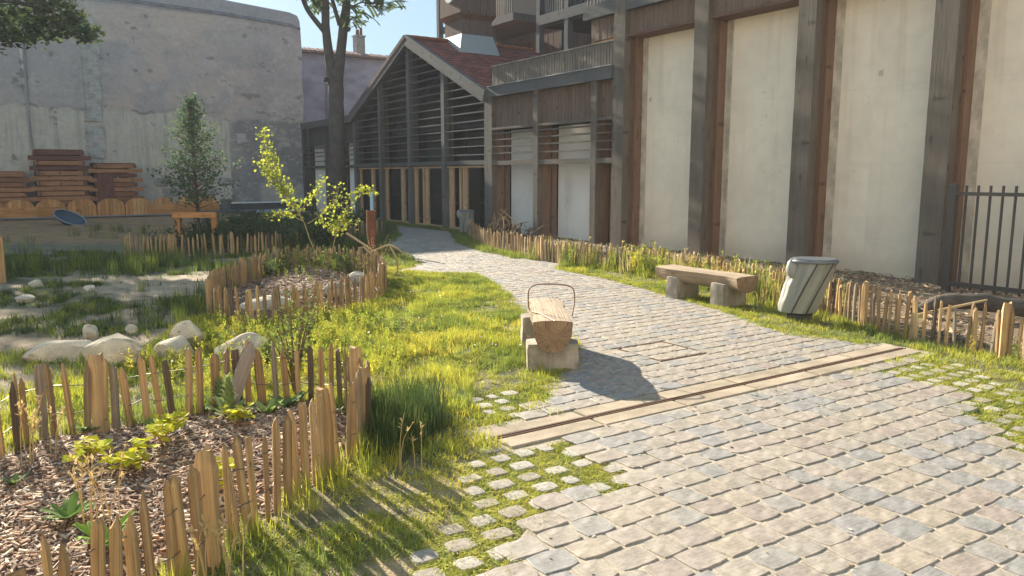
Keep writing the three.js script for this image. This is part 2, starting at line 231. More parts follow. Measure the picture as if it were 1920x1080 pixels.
function laySetts(parent, poly, p0, p1, dp, dq, limit, opts = {}) {
  const list = [];
  for (let k = 0, p = p0; p < p1; p += dp, k++) {
    let q = -6 + rr(0, dq);
    while (q < 6) {
      const w = dq * rr(0.84, 1.2), qc = q + w / 2, pc = p + dp / 2; q += w;
      const x = 1.88 + AX[0] * qc + BX[0] * pc, f = 6.13 + AX[1] * qc + BX[1] * pc;
      if (!(inPoly(x, f, poly) || (opts.loose !== false && distPoly(x, f, poly) < 0.07)) || f < 2.35 || (opts.skip && opts.skip(x, f))) continue;
      list.push({ x, f, w, d: dp, dist: Math.hypot(x, f, 1.7) });
    }
  }
  list.sort((a, b) => a.dist - b.dist);
  const shown = (o) => o.f > 2.9 && Math.abs(o.x) < 0.7 * o.f + 0.2, first = list.filter(shown), rest = first.slice(limit).concat(list.filter((o) => !shown(o)));
  const gap = opts.gap ?? 0.009;
  const place = (o) => { const wv = V(o.x, (opts.y ?? -0.0015) + rr(-0.002, 0.002), -o.f), q = new THREE.Quaternion().setFromEuler(new THREE.Euler(rr(-0.009, 0.009), settTurn + rr(-0.05, 0.05) + (rnd() < 0.5 ? Math.PI : 0), rr(-0.009, 0.009))); return new THREE.Matrix4().compose(wv, q, V((o.w - gap) * rr(0.95, 1.03), 1, (o.d - gap) * rr(0.93, 1.05))); };
  for (const o of first.slice(0, limit)) { const m = shade(new THREE.Mesh(pick(opts.geos ?? settGeos), rnd() < (opts.rough ?? 0.03) ? roughSettMat : pick(opts.mats ?? settMats))); m.name = 'sett'; place(o).decompose(m.position, m.quaternion, m.scale); parent.add(m); }
  if (rest.length) {
    const parts = rest.map((o) => { const g = norm(pick(opts.geos ?? settGeos)); g.applyMatrix4(place(o)); const c = pick(SETT_TONES), k = rr(0.85, 1.1), a = new Float32Array(g.attributes.position.count * 3); for (let i = 0; i < a.length; i++) a[i] = c[i % 3] * k; g.setAttribute('color', new THREE.BufferAttribute(a, 3)); return g; });
    const m = shade(new THREE.Mesh(mergeGeometries(parts), settMixMat)); m.name = 'far_setts'; m.userData.kind = 'stuff'; parent.add(m);
  }
}
const MAN = [1.46, 7.34];
const inMan = (x, f) => { const p = (x - MAN[0]) * BX[0] + (f - MAN[1]) * BX[1], q = (x - MAN[0]) * AX[0] + (f - MAN[1]) * AX[1]; return Math.abs(p) < 0.32 && Math.abs(q) < 0.33; };
laySetts(path, PATH, 0.205, 24, 0.17, 0.2, 300, { skip: (x, f) => inMan(x, f) || onChannel(x, f) });
laySetts(forecourt, FORE, -6.06, -0.21, 0.172, 0.208, 300, { skip: onChannel });
const smallGeos = Array.from({ length: 6 }, (_, i) => settGeometry(rr(0.9, 1.08), rr(0.9, 1.05), rr(0.003, 0.007), rr(5, 9), 40 + i));
const smallMats = [[0.60, 0.56, 0.50], [0.66, 0.63, 0.57], [0.52, 0.47, 0.40], [0.70, 0.66, 0.59]].map((c) => new THREE.MeshStandardMaterial({ color: lin(...c), map: gritT, roughness: 1, bumpMap: gritB, bumpScale: 0.012 }));
for (const [poly, where, dq] of [[SMALL_L, 'left of the forecourt', 0.175], [SMALL_R, 'right of the forecourt', 0.16], [SMALL_F, 'beyond the drain, left of the path', 0.16]]) {
  const g = thing('grass_jointed_setts', `small granite setts with wide grassy joints ${where}`, 'paving'); g.userData.kind = 'structure';
  laySetts(g, poly, -6, 2, 0.165, dq, 300, { loose: false, gap: 0.056, y: -0.012, geos: smallGeos, mats: smallMats, rough: 0, skip: (x, f) => onChannel(x, f) || onPath(x, f) || rnd() < 0.07 });
}
{ // drain channel of long slabs with a rusty slot
  const g = thing('drain_channel', 'pale stone drain channel with a thin rusty slot crossing the cobbles', 'drain', P(1.88, 6.13), settTurn); g.userData.kind = 'structure';
  for (const side of [-1, 1]) for (let x = -2.4; x < 2.4; x += 0.8) { const m = obj('slab', bx(0.785 + rr(-0.01, 0.006), 0.06, 0.165 + rr(-0.012, 0.012), x + 0.4, -0.059 + rr(-0.003, 0.003), side * 0.106, 0, 0.012), M.slab, g); m.rotation.y = rr(-0.003, 0.003); }
  for (const side of [-1, 1]) obj('slot_rail', bx(4.8, 0.03, 0.006, 0, -0.027, side * 0.015), M.slot, g);
  obj('bedding', bx(5.0, 0.02, 0.56, 0, -0.034, 0), M.jointSand, g); obj('slot_floor', bx(4.8, 0.01, 0.03, 0, -0.0125, 0), M.dark, g);
}
{ // inset cover
  const g = thing('manhole_cover', 'square sett-filled manhole cover with a rusty frame set into the path', 'manhole cover', P(MAN[0], MAN[1]), settTurn);
  for (const [w, d, x, z] of [[0.62, 0.008, 0, 0.3], [0.62, 0.008, 0, -0.3], [0.008, 0.592, 0.306, 0], [0.008, 0.592, -0.306, 0]]) obj('frame_edge', bx(w, 0.03, d, x, -0.029, z), M.slot, g);
  obj('tray', bx(0.59, 0.01, 0.58, 0, -0.03, 0), M.jointSand, g);
  for (let i = 0; i < 3; i++) for (let j = 0; j < 3; j++) { const m = shade(new THREE.Mesh(pick(settGeos), pick([settMats[3], settMats[6], settMats[0]]))); m.name = 'sett'; m.position.set(-0.19 + i * 0.19, 0, -0.19 + j * 0.19); m.scale.set(0.178, 1, 0.178); g.add(m); }
}
{ // concrete walk in front of the planters, slab by the wall
  const q = (m, z) => { const v = WP(m, z); return [v.x, -v.z]; };
  flat([q(-16, 2.0), q(-5.2, 2.0), q(-5.2, 2.7), q(-16, 2.7)], 0.045, 'pavement', M.concrete, 'pale concrete strip along the foot of the round-topped planters', 'pavement');
  flat([q(-4.6, 0.25), q(4, 0.25), q(4, 3.8), q(-3.0, 3.8)], 0.05, 'pavement', M.concrete, 'pale concrete slab at the foot of the blank wall', 'pavement');
}

// ------------------------------------------------------------------ blank party wall on the left
const wallT = colorTex(2048, 1024, (u, v) => {
  const x = -24 + u * 24.7, y = v * 10.0, n = fbm(x * 0.5, y * 0.5, 5, 0, 0, 61), n2 = fbm(x * 2.3, y * 2.3, 5, 0, 0, 63), n3 = fbm(x * 9, y * 9, 3, 0, 0, 65);
  let c = [0.30, 0.275, 0.27]; const to = (d, t) => { t = clamp(t); c = c.map((w, i) => mixn(w, d[i], t)); };
  to([0.36, 0.30, 0.26], sst(0.45, 0.65, n) * 0.7); to([0.245, 0.23, 0.24], sst(0.5, 0.7, fbm(x * 0.8, y * 1.3, 4, 0, 0, 69)) * 0.7);
  const edge = 4.45 + 0.25 * (fbm(x * 1.1, 3, 4, 0, 0, 71) - 0.5) * 2 - 0.25 * sst(-6, -3, x);
  const low = sst(edge + 0.06, edge - 0.06, y + 0.25 * (n2 - 0.5));
  const streak = fbm(x * 5, y * 0.35, 4, 0, 0, 73);
  to([0.365 + 0.24 * (streak - 0.5), 0.345 + 0.24 * (streak - 0.5), 0.295 + 0.2 * (streak - 0.5)], low * 0.92);
  to([0.22, 0.20, 0.185], low * sst(0.58, 0.72, streak) * 0.7); to([0.24, 0.225, 0.20], low * sst(1.6, 0.4, y + n2) * 0.8);
  to([0.10, 0.095, 0.09], sst(0.10, 0.0, Math.abs(y - edge - 0.12 * (n2 - 0.5))) * sst(0.42, 0.6, n2) * 0.6);
  const dk = sst(-3.1, -2.95, x + 0.12 * (n2 - 0.5)) * sst(4.35, 4.1, y + 0.5 * (n - 0.5));
  to([0.145, 0.14, 0.145], dk * (0.75 + 0.3 * n2)); to([0.27, 0.25, 0.23], dk * sst(0.52, 0.66, n) * 0.6); to([0.30, 0.28, 0.25], dk * sst(-1.9, -1.5, x) * sst(1.4, 1.1, y) * 0.7);
  const fl = sst(0.42, 0.36, Math.abs(x + 8.6) + 0.05 * (n2 - 0.5)); to([0.33, 0.31, 0.265], fl * sst(2.2, 2.6, y) * 0.55);
  to([0.62, 0.60, 0.56], sst(0.07, 0.03, Math.abs(x + 11.0 - 0.02 * (6.5 - y) + 0.03 * (n2 - 0.5))) * sst(2.4, 2.8, y) * sst(7.0, 6.7, y) * 0.55);
  to([0.40, 0.37, 0.34], sst(0.66, 0.80, fbm(x * 1.4 + 9, y * 1.9, 4, 0, 0, 81)) * 0.35); const hz = fbm(x * 0.9, y * 7, 4, 0, 0, 87), pt = fbm(x * 5, y * 7, 4, 0, 0, 89); to([0.21, 0.195, 0.19], sst(0.58, 0.74, hz) * 0.2 * (1 - low)); to([0.38, 0.355, 0.33], sst(0.6, 0.75, pt) * 0.35); to([0.12, 0.11, 0.105], sst(0.74, 0.8, fbm(x * 1.9, y * 2.6 + 4, 4, 0, 0, 83)) * 0.6);
  to([0.20, 0.215, 0.245], sst(8.75, 8.85, y) * 0.75);
  const k = 0.86 + 0.22 * n3 + 0.16 * (n2 - 0.5); const t3 = [1.58, 1.52, 1.43]; return c.map((w, i) => w * k * t3[i]);
});
const wallB = valueTex(1024, 512, (u, v) => { const x = -24 + u * 24.7, y = v * 10; const n2 = fbm(x * 2.3, y * 2.3, 4, 0, 0, 63); return 0.35 * fbm(x * 1.2, y * 1.2, 4, 0, 0, 91) + 0.3 * n2 + 0.35 * sst(4.3, 4.6, y + 0.3 * (n2 - 0.5)); });
{
  const g = thing('party_wall_building', 'tall blank grey rendered party wall with patched and stained plaster', 'building', WP(0), WALL);
  const prof = [[-60, 0], [0.55, 0], [0.58, 1.2], [0.52, 2.0], [0.60, 3.1], [0.55, 4.2], [0.62, 5.4], [0.57, 6.4], [0.63, 7.4], [0.60, 8.45], [0.57, 9.0], [0.47, 9.24], [0.1, 9.35], [-3.2, 9.55], [-60, 10.4]];
  const e = new THREE.ExtrudeGeometry(new THREE.Shape(prof.map((q) => new THREE.Vector2(...q))), { depth: 9, bevelEnabled: true, bevelSize: 0.03, bevelThickness: 0.03, bevelSegments: 1 }); e.translate(0, 0, -9);
  const gg = norm(e), p = gg.attributes.position, uv = new Float32Array(p.count * 2); for (let i = 0; i < p.count; i++) { uv[i * 2] = (p.getX(i) + 24) / 24.7; uv[i * 2 + 1] = p.getY(i) / 10; } gg.setAttribute('uv', new THREE.BufferAttribute(uv, 2));
  const wm = new THREE.MeshStandardMaterial({ map: wallT, roughness: 1, bumpMap: wallB, bumpScale: 0.06 });
  obj('wall', gg, wm, g);
  const cop = new THREE.ExtrudeGeometry(new THREE.Shape([[-60, 9.75], [-3.2, 8.88], [0.0, 8.72], [0.4, 8.68], [0.60, 8.6], [0.6, 8.72], [0.0, 8.86], [-3.2, 9.02], [-60, 9.9]].map((q) => new THREE.Vector2(...q))), { depth: 0.05, bevelEnabled: false }); cop.translate(0, 0, 0.03);
  obj('cornice', boxUV(cop), new THREE.MeshStandardMaterial({ color: lin(0.27, 0.285, 0.32), map: stoneT, roughness: 1 }), g);
  const plaster = new THREE.MeshStandardMaterial({ color: lin(0.70, 0.67, 0.60), map: stoneT, roughness: 1, bumpMap: gritB, bumpScale: 0.02 });
  const patch = (pts, d, m, name) => { const s = []; for (let i = 0; i < pts.length; i++) { const a = pts[i], b = pts[(i + 1) % pts.length], n = Math.max(2, Math.round(Math.hypot(a[0] - b[0], a[1] - b[1]) / 0.22)); for (let k = 0; k < n; k++) s.push(new THREE.Vector2(mixn(a[0], b[0], k / n) + rr(-0.05, 0.05), mixn(a[1], b[1], k / n) + rr(-0.05, 0.05))); } const q = new THREE.ExtrudeGeometry(new THREE.Shape(s), { depth: d, bevelEnabled: true, bevelSize: 0.015, bevelThickness: 0.012, bevelSegments: 1 }); q.translate(0, 0, 0.032); return obj(name, boxUV(q), m, g); };
  patch([[-8.95, 3.9], [-8.3, 3.95], [-8.25, 6.6], [-8.35, 8.2], [-8.85, 8.2], [-8.9, 6.4]], 0.05, plaster, 'flue_plaster');
  patch([[-8.95, 2.4], [-8.3, 2.4], [-8.25, 3.8], [-8.98, 3.75]], 0.03, plaster, 'flue_plaster');
  patch([[-2.75, 3.55], [-2.25, 3.55], [-2.2, 3.2], [-2.7, 3.15]], 0.05, plaster, 'lintel');
  obj('pipe', tube([V(-10.9, 7.0, 0.08), V(-10.95, 5.5, 0.08), V(-10.97, 4.4, 0.09), V(-10.94, 2.7, 0.09)], 0.05, 24, 8), new THREE.MeshStandardMaterial({ color: lin(0.5, 0.48, 0.45), roughness: 0.9, map: stoneT }), g);
  const base = new THREE.MeshStandardMaterial({ color: lin(0.5, 0.48, 0.44), map: stoneT, roughness: 1 });
  for (const [x, y, w, h] of [[-6.4, 1.2, 0.7, 0.35], [-5.6, 1.15, 0.6, 0.3], [-4.9, 1.25, 0.55, 0.32], [-6.1, 0.75, 0.8, 0.35], [-5.2, 0.72, 0.75, 0.34], [-4.3, 0.8, 0.6, 0.3], [-3.6, 1.2, 0.6, 0.35]]) patch([[x, y], [x + w, y], [x + w, y + h], [x, y + h]], 0.02, base, 'stone_block');
}
{ // low kerb with white capping at the wall foot
  const g = thing('low_wall', 'low dark kerb wall with a white capping at the foot of the blank wall', 'wall', WP(-1.4, 0.35), WALL);
  obj('body', bx(4.6, 0.30, 0.25, 0, 0.05, 0), M.greyDark, g); obj('capping', bx(4.7, 0.06, 0.32, 0, 0.352, 0, 0, 0.01), new THREE.MeshStandardMaterial({ color: lin(0.7, 0.7, 0.68), roughness: 0.8 }), g);
}
{ // pale house between wall and hall
  const o = P(-12.4, 44), g = thing('pale_house', 'pale lavender rendered house with a tiled coping and chimney behind the hall', 'house', o, WALL);
  const m = new THREE.MeshStandardMaterial({ color: lin(0.46, 0.43, 0.50), map: stoneT.clone(), roughness: 1 }); m.map.repeat.set(0.25, 0.25);
  obj('wall', bx(22, 8.45, 8, 8, 0, -4), m, g);
  const tg = []; for (let x = -3; x < 18.8; x += 0.26) { const q = new THREE.CylinderGeometry(0.13, 0.14, 0.8, 6, 1, false, 0, Math.PI); q.rotateZ(Math.PI / 2); q.rotateY(Math.PI / 2); q.rotateX(0.3); q.translate(x, 8.6 + rr(-0.02, 0.02), -0.1); tg.push(boxUV(q)); }
  obj('coping_tiles', tg, new THREE.MeshStandardMaterial({ color: lin(0.36, 0.20, 0.16), roughness: 1, map: gritT }), g, 'stuff');
  obj('coping', bx(22, 0.14, 0.5, 8, 8.452, 0), M.greyDark, g);
  const c = obj('chimney', bx(0.55, 1.25, 0.5, 4.7, 8.55, -0.8), new THREE.MeshStandardMaterial({ color: lin(0.34, 0.30, 0.27), roughness: 1, map: gritT }), g);
  obj('chimney_pot', new THREE.CylinderGeometry(0.1, 0.13, 0.4, 8).translate(4.62, 10.0, -0.8), M.rust, c); obj('chimney_pot', new THREE.CylinderGeometry(0.08, 0.1, 0.55, 8).translate(4.85, 10.07, -0.8), M.rust, c); obj('chimney_cap', bx(0.65, 0.07, 0.6, 4.7, 9.79, -0.8), M.concrete, c);
  obj('downpipe', tube([V(2.2, 8.3, 0.06), V(2.2, 4, 0.06), V(2.25, 0.2, 0.06)], 0.045, 10, 6), m, g);
}

// ------------------------------------------------------------------ timber buildings on the right, all along one facade
const cream = (() => {
  const t = colorTex(512, 1024, (u, v) => { const x = u * 2.4, y = v * 5, n = fbm(x * 1.3, y * 1.3, 5, 0, 0, 101), b = fbm(x * 6, y * 6, 3, 0, 0, 103), bl = hash(Math.floor(x / 0.62 + (Math.floor(y / 0.5) % 2) * 0.5), Math.floor(y / 0.5), 4); let k = 0.86 + 0.2 * (n - 0.5) + 0.10 * (b - 0.5) + 0.035 * (bl - 0.5); let c = [k, k * 0.985, k * 0.95]; const d = sst(0.75, 0.0, y + 0.5 * (n - 0.5)) * 0.35; c = c.map((w, i) => mixn(w, [0.55, 0.44, 0.32][i], d)); const sp = sst(0.93, 0.96, noise(x * 16, y * 16, 0, 0, 7)) * sst(0.55, 0.75, noise(x * 1.7, y * 1.7, 0, 0, 9)); const jy = sst(0.012, 0.004, Math.abs(((y + 0.02 * (n - 0.5)) % 1.25) - 0.62)) * 0.05, st = sst(0.55, 0.8, fbm(x * 9, y * 0.5, 3, 0, 0, 131)) * 0.10 * sst(0, 3, y), ck = sst(0.012, 0.0, Math.abs(fbm(x * 0.9 + 3, y * 0.9, 5, 0, 0, 141) - 0.5)) * sst(0.55, 0.7, fbm(x * 0.5, y * 0.5, 2, 0, 0, 143)) * 0.22; return c.map((w, i) => w * (1 - 0.3 * sp) * (1 - jy - ck) * (1 - st * [0.7, 0.85, 1][i])); });
  return t;
})();
const creamMat = new THREE.MeshStandardMaterial({ color: lin(0.93, 0.845, 0.71), map: cream, roughness: 1, bumpMap: gritB, bumpScale: 0.004 });
const whiteMat = new THREE.MeshStandardMaterial({ color: lin(0.84, 0.82, 0.78), map: cream, roughness: 1 });
const stainedMat = whiteMat.clone(); stainedMat.map = colorTex(512, 1024, (u, v) => { const n = fbm(u * 40, v * 60, 4, 0, 0, 15), n2 = fbm(u * 5, v * 10, 4, 0, 0, 16), m = sst(0.11, 0.01, Math.abs(u - 0.55 + 0.05 * (n - 0.5))) * sst(0.16, 0.02, Math.abs(v - 0.25 + 0.04 * (n - 0.5))), dr = sst(0.03, 0.0, Math.abs(u - 0.535)) * sst(0.24, 0.2, v) * 0.4, d = clamp((0.25 + 0.5 * n) * m * 0.55 + dr * n * 0.5), k = 0.86 + 0.16 * (n2 - 0.5); return [mixn(k, 0.30, d), mixn(k * 0.985, 0.27, d), mixn(k * 0.95, 0.22, d)]; });
const returnMat = new THREE.MeshStandardMaterial({ color: lin(0.80, 0.73, 0.60), map: stoneT, roughness: 1, bumpMap: gritB, bumpScale: 0.01 });
function panelGeo(w, h, d, x, y, z, o) { const g = new THREE.BoxGeometry(w, h, d).toNonIndexed(), p = g.attributes.position, uv = g.attributes.uv; for (let i = 0; i < p.count; i++) uv.setXY(i, (p.getX(i) + w / 2) / 2.4 + o * 0.37, (p.getY(i) + h / 2) / 5); return g.translate(x, y + h / 2, z); }
function boards(x0, x1, y0, y1, z, pitch, t = 0.02, gap = 0.008) { const a = []; for (let x = x0; x < x1 - 0.02; x += pitch) { const w = Math.min(pitch, x1 - x) - gap; if (w > 0.02) a.push(bx(w, y1 - y0, t, x + pitch / 2, y0, z + rr(-0.003, 0.003), 1)); } return a; }
const facade = (name, label, cat, s) => thing(name, label, cat, FP(s), FACADE);

// gabled hall: local x from -4.9 to 4.9 about the ridge
{
  const S = -6.27, g = facade('gabled_hall', 'timber hall with a louvred glass gable, clock turret and red tiled roof', 'building', S), E = 4.0, HW = 4.92, SL = 0.445, top = (x) => E + (HW - Math.abs(x)) * SL;
  const px = [-4.93, -2.53, -0.13, 2.32, 4.92];
  px.forEach((x, i) => { const inner = i > 0 && i < 4; obj('post', bx(0.2, (inner ? top(x) - 0.12 : E - 0.05), 0.16, x, 0, -0.08), M.beam, g); obj('post_side', bx(0.13, (inner ? top(x) - 0.3 : E - 0.1), 0.2, x, 0, -0.262), M.wingDark, g); });
  for (const sd of [-1, 1]) { // barge boards
    const L = Math.hypot(HW + 0.1, (HW + 0.1) * SL), q = bx(L, 0.34, 0.14, 0, -0.17, 0.075, 0); q.rotateZ(-sd * Math.atan(SL)); q.translate(sd * (HW + 0.1) / 2, top(0) - 0.1 - (HW + 0.1) / 2 * SL + 0.02, 0); obj('barge_board', q, M.beam, g);
  }
  for (let i = 0; i < 4; i++) {
    const x0 = px[i] + 0.1, x1 = px[i + 1] - 0.1;
    obj('transom', bx(x1 - x0, 0.13, 0.14, (x0 + x1) / 2, 1.98, -0.1), M.greyDark, g);
    obj('ledge', bx(x1 - x0, 0.05, 0.1, (x0 + x1) / 2, 1.9, -0.14), M.larch, g);
    for (let k = 0; ; k++) { // louvre slats, cut off by the slope
      const y = 2.26 + k * 0.243; let a = x0, b = x1; const lim = HW - (y + 0.3 - E) / SL; if (y + 0.3 > E) { a = Math.max(a, -lim); b = Math.min(b, lim); } if (b - a < 0.15) break;
      obj('louvre_slat', bx(b - a, 0.032, 0.11, (a + b) / 2, y, -0.075 + rr(-0.004, 0.004), 0), M.slat, g);
      if (k > 20) break;
    }
    const yt = (x) => top(x) - 0.32, sh = new THREE.Shape([[x0, 2.12], [x1, 2.12], [x1, yt(x1)], ...(x0 < 0 && x1 > 0 ? [[0, yt(0)]] : []), [x0, yt(x0)]].map((q) => new THREE.Vector2(...q)));
    const pane = new THREE.ShapeGeometry(sh); pane.translate(0, 0, -0.34); obj('upper_pane', pane, M.glass, g);
    // glazed doors below
    const W = x1 - x0, lay = [[[0, 0.05, 1], [0.05, 0.50, 0], [0.50, 0.61, 1], [0.61, 0.97, 0], [0.97, 1, 1]], [[0, 0.07, 1], [0.07, 0.60, 0], [0.60, 0.72, 1], [0.72, 0.97, 0], [0.97, 1, 1]], [[0, 0.08, 1], [0.08, 0.27, 0], [0.27, 0.31, 1], [0.31, 0.36, 0], [0.36, 0.44, 1], [0.44, 0.96, 0], [0.96, 1, 1]], [[0, 0.10, 1], [0.10, 0.27, 0], [0.27, 0.31, 1], [0.31, 0.36, 0], [0.36, 0.46, 1], [0.46, 0.98, 0], [0.98, 1, 1]]][i];
    const dr = new THREE.Group(); dr.name = 'glazed_door'; dr.position.set(x0, 0, -0.2); g.add(dr);
    for (const [a, b, solid] of lay) if (solid) obj('jamb', bx((b - a) * W, 1.84, 0.08, (a + b) / 2 * W, 0.06, 0, 1), M.larch, dr); else { obj('pane', new THREE.PlaneGeometry((b - a) * W, 1.78).translate((a + b) / 2 * W, 0.98, -0.01), M.glass, dr); }
    obj('rail', bx(W, 0.06, 0.09, W / 2, 0, 0.003), M.larch, dr);
  }
  // shell and dark room behind the glass
  obj('interior_floor', bx(9.6, 0.06, 4.6, 0, 0, -2.75), M.interior, g);
  obj('interior_wall', [bx(9.6, 3.9, 0.1, 0, 0.06, -5.0), bx(0.1, 3.9, 4.5, -4.85, 0.06, -2.7), bx(0.1, 3.9, 4.5, 4.85, 0.06, -2.7)], M.interior, g);
  obj('partition', bx(2.3, 2.5, 0.08, -1.3, 0.06, -1.5), M.interiorPale, g);
  obj('partition', bx(1.5, 2.3, 0.08, 0.8, 0.06, -1.9), M.interiorPale, g);
  for (const [x, y] of [[1.5, 0.75], [1.5, 1.15], [3.6, 0.8], [3.6, 1.2]]) obj('shelf', bx(1.4, 0.035, 0.3, x, y, -0.9), M.interiorPale, g);
  for (const sd of [-1, 1]) { const q = bx(5.1, 0.2, 0.12, 0, -0.1, -1.6, 0); q.rotateZ(-sd * Math.atan(SL)); q.translate(sd * 2.4, top(2.4) - 0.75, 0); obj('roof_truss', q, M.interiorPale, g); }
  obj('tie_beam', bx(9.4, 0.2, 0.14, 0, 3.25, -1.6), M.interiorPale, g);
  const gab = new THREE.ExtrudeGeometry(new THREE.Shape([[-4.9, 3.9], [4.9, 3.9], [0, top(0) - 0.45]].map((q) => new THREE.Vector2(...q))), { depth: 0.1, bevelEnabled: false }); gab.translate(0, 0, -5.05); obj('back_gable', boxUV(gab), M.interior, g);
  const ang = Math.atan(SL);
  for (const sd of [-1, 1]) { // roof slope with tiled courses
    const L = (HW + 0.05) / Math.cos(ang), q = bx(L, 0.12, 5.2, 0, -0.06, -2.62, 0); q.rotateZ(-sd * ang); q.translate(sd * (HW + 0.05) / 2, top(HW / 2) - 0.11, 0); const r = obj('roof', q, M.greyDark, g);
    const tl = []; const n = 21;
    for (let k = 0; k < n; k++) for (let z = -0.02; z > -5.15; z -= 0.232) { const t = new THREE.BoxGeometry(0.30, 0.045, 0.222); t.rotateZ(0.11); t.translate((k + 0.5) * L / n, 0.03 + rr(-0.004, 0.004), z - 0.12); t.rotateZ(-ang); t.translate(0, top(0) - 0.05, 0); if (sd < 0) t.rotateY(Math.PI).translate(0, 0, -5.2); const w = norm(t), c = pick([[0.27, 0.09, 0.07], [0.23, 0.08, 0.065], [0.31, 0.115, 0.09], [0.20, 0.075, 0.06]]), a = new Float32Array(w.attributes.position.count * 3); for (let i = 0; i < a.length; i++) a[i] = c[i % 3]; w.setAttribute('color', new THREE.BufferAttribute(a, 3)); tl.push(w); }
    const m = shade(new THREE.Mesh(mergeGeometries(tl), M.tile)); m.name = 'roof_tiles'; m.userData.kind = 'stuff'; r.add(m);
  }
  const rg = []; for (let z = -0.2; z > -5.1; z -= 0.36) { const q = new THREE.CylinderGeometry(0.11, 0.12, 0.38, 8, 1, false, 0, Math.PI); q.rotateZ(Math.PI / 2); q.rotateY(Math.PI / 2); q.translate(0, top(0) - 0.02, z); rg.push(norm(q)); }
  obj('ridge_tiles', rg, M.rust, g, 'stuff');
  // clock turret
  const t = new THREE.Group(); t.name = 'clock_turret'; t.position.set(0.36, 0, -2.1); g.add(t);
  const fr = (w0, w1, y0, y1) => { const q = new THREE.CylinderGeometry(w1 / Math.SQRT2, w0 / Math.SQRT2, y1 - y0, 4, 1).toNonIndexed(); q.rotateY(Math.PI / 4); q.computeVertexNormals(); q.translate(0, (y0 + y1) / 2, 0); return boxUV(q, 1); };
  obj('flashing_skirt', fr(1.75, 1.22, 5.35, 6.32), M.lead, t);
  obj('shaft', fr(1.16, 1.16, 6.3, 6.98), M.cladDeep, t);
  obj('cornice', fr(1.2, 1.4, 6.82, 6.97), M.brownDark, t);
  obj('lantern_box', bx(1.38, 1.75, 1.38, 0, 6.972, 0, 1), M.cladDeep, t);
  const bd = []; for (let k = 0; k < 11; k++) { bd.push(bx(0.117, 1.72, 0.014, -0.69 + 0.0627 + k * 0.1254, 6.985, 0.698, 1)); bd.push(bx(0.014, 1.72, 0.117, 0.698, 6.985, -0.69 + 0.0627 + k * 0.1254, 1)); } obj('cladding', bd, M.cladDeep, t, 'stuff');
  const roofC = new THREE.ConeGeometry(1.2, 0.9, 4).rotateY(Math.PI / 4).translate(0, 9.17, 0); obj('cap', roofC, M.lead, t);
  const cv = document.createElement('canvas'); cv.width = cv.height = 256; const cx = cv.getContext('2d'); cx.fillStyle = '#eceff2'; cx.fillRect(0, 0, 256, 256); cx.strokeStyle = '#333a44'; cx.fillStyle = '#333a44'; cx.lineWidth = 7; cx.beginPath(); cx.arc(128, 128, 118, 0, 7); cx.stroke(); cx.font = 'bold 34px serif'; cx.textAlign = 'center'; cx.textBaseline = 'middle';
  ['XII', 'I', 'II', 'III', 'IIII', 'V', 'VI', 'VII', 'VIII', 'IX', 'X', 'XI'].forEach((s, i) => { cx.save(); cx.translate(128, 128); cx.rotate(i * Math.PI / 6); cx.fillText(s, 0, -92); cx.restore(); }); cx.lineWidth = 9; cx.beginPath(); cx.moveTo(128, 128); cx.lineTo(170, 90); cx.moveTo(128, 128); cx.lineTo(118, 46); cx.stroke();
  const ct = new THREE.CanvasTexture(cv); ct.colorSpace = THREE.SRGBColorSpace;
  const cf = new THREE.CylinderGeometry(0.34, 0.34, 0.03, 32); cf.rotateX(Math.PI / 2); cf.translate(0, 7.72, 0.724); const cm = new THREE.MeshStandardMaterial({ map: ct, roughness: 0.6 });
  { const p = cf.attributes.position, uv = cf.attributes.uv; for (let i = 0; i < p.count; i++) uv.setXY(i, p.getX(i) / 0.68 + 0.5, (p.getY(i) - 7.72) / 0.68 + 0.5); }
  obj('clock_face', cf, cm, t);
}
// low wings
function lowWing(name, label, s0, s1, posts, pal, boardPitch, opts) {
  const S = (s0 + s1) / 2, g = facade(name, label, 'building', S), L = s1 - s0, X = (s) => s - S;
  obj('eaves_beam', bx(L, 0.28, 0.2, 0, opts.beam, -0.06, 0), pal.beam, g);
  obj('core', bx(L, opts.beam + 0.2, 3.6, 0, 0, -2.42), M.interior, g);
  for (const s of posts) { obj('post', bx(0.2, opts.beam, 0.16, X(s) + 0.1, 0, -0.08), pal.post, g); obj('post_side', bx(0.14, opts.beam, 0.28, X(s) + 0.12, 0, -0.30), pal.side, g); }
  const ends = [...posts.map((s) => X(s) + 0.2), ];
  posts.forEach((s, i) => {
    const x0 = X(s) + 0.2, x1 = i + 1 < posts.length ? X(posts[i + 1]) : X(opts.end); if (x1 - x0 < 0.2) return;
    obj('upper_cladding', boards(x0, x1, 3.0, opts.beam, -0.17, boardPitch, 0.03, 0.012), pal.clad, g, 'stuff');
    obj('cladding_back', bx(x1 - x0, opts.beam - 3.0, 0.03, (x0 + x1) / 2, 3.0, -0.215), M.greyDark, g);
    obj('ledge', bx(x1 - x0, 0.06, 0.16, (x0 + x1) / 2, 2.935, -0.08), pal.post, g);
    for (const y of [2.26, 2.46, 2.64, 2.82]) obj('slat', bx(x1 - x0, 0.035, 0.09, (x0 + x1) / 2, y + rr(-0.01, 0.01), -0.06), pal.post, g);
    obj('transom', bx(x1 - x0, 0.12, 0.13, (x0 + x1) / 2, 1.96, -0.08), pal.post, g);
    const dp = opts.shallow ? 0.36 : 0; obj('side_board', bx(opts.shallow ? 0.1 : 0.2, 2.9, 0.03, x0 + 0.1, 0, -0.47 + dp), pal.side, g);
    obj('white_panel', panelGeo(x1 - x0 - 0.2, 2.93, 0.06, (x0 + x1) / 2 + 0.1, 0, -0.56 + dp, i), opts.stain === i ? stainedMat : whiteMat, g);
  });
  return [g, X];
}
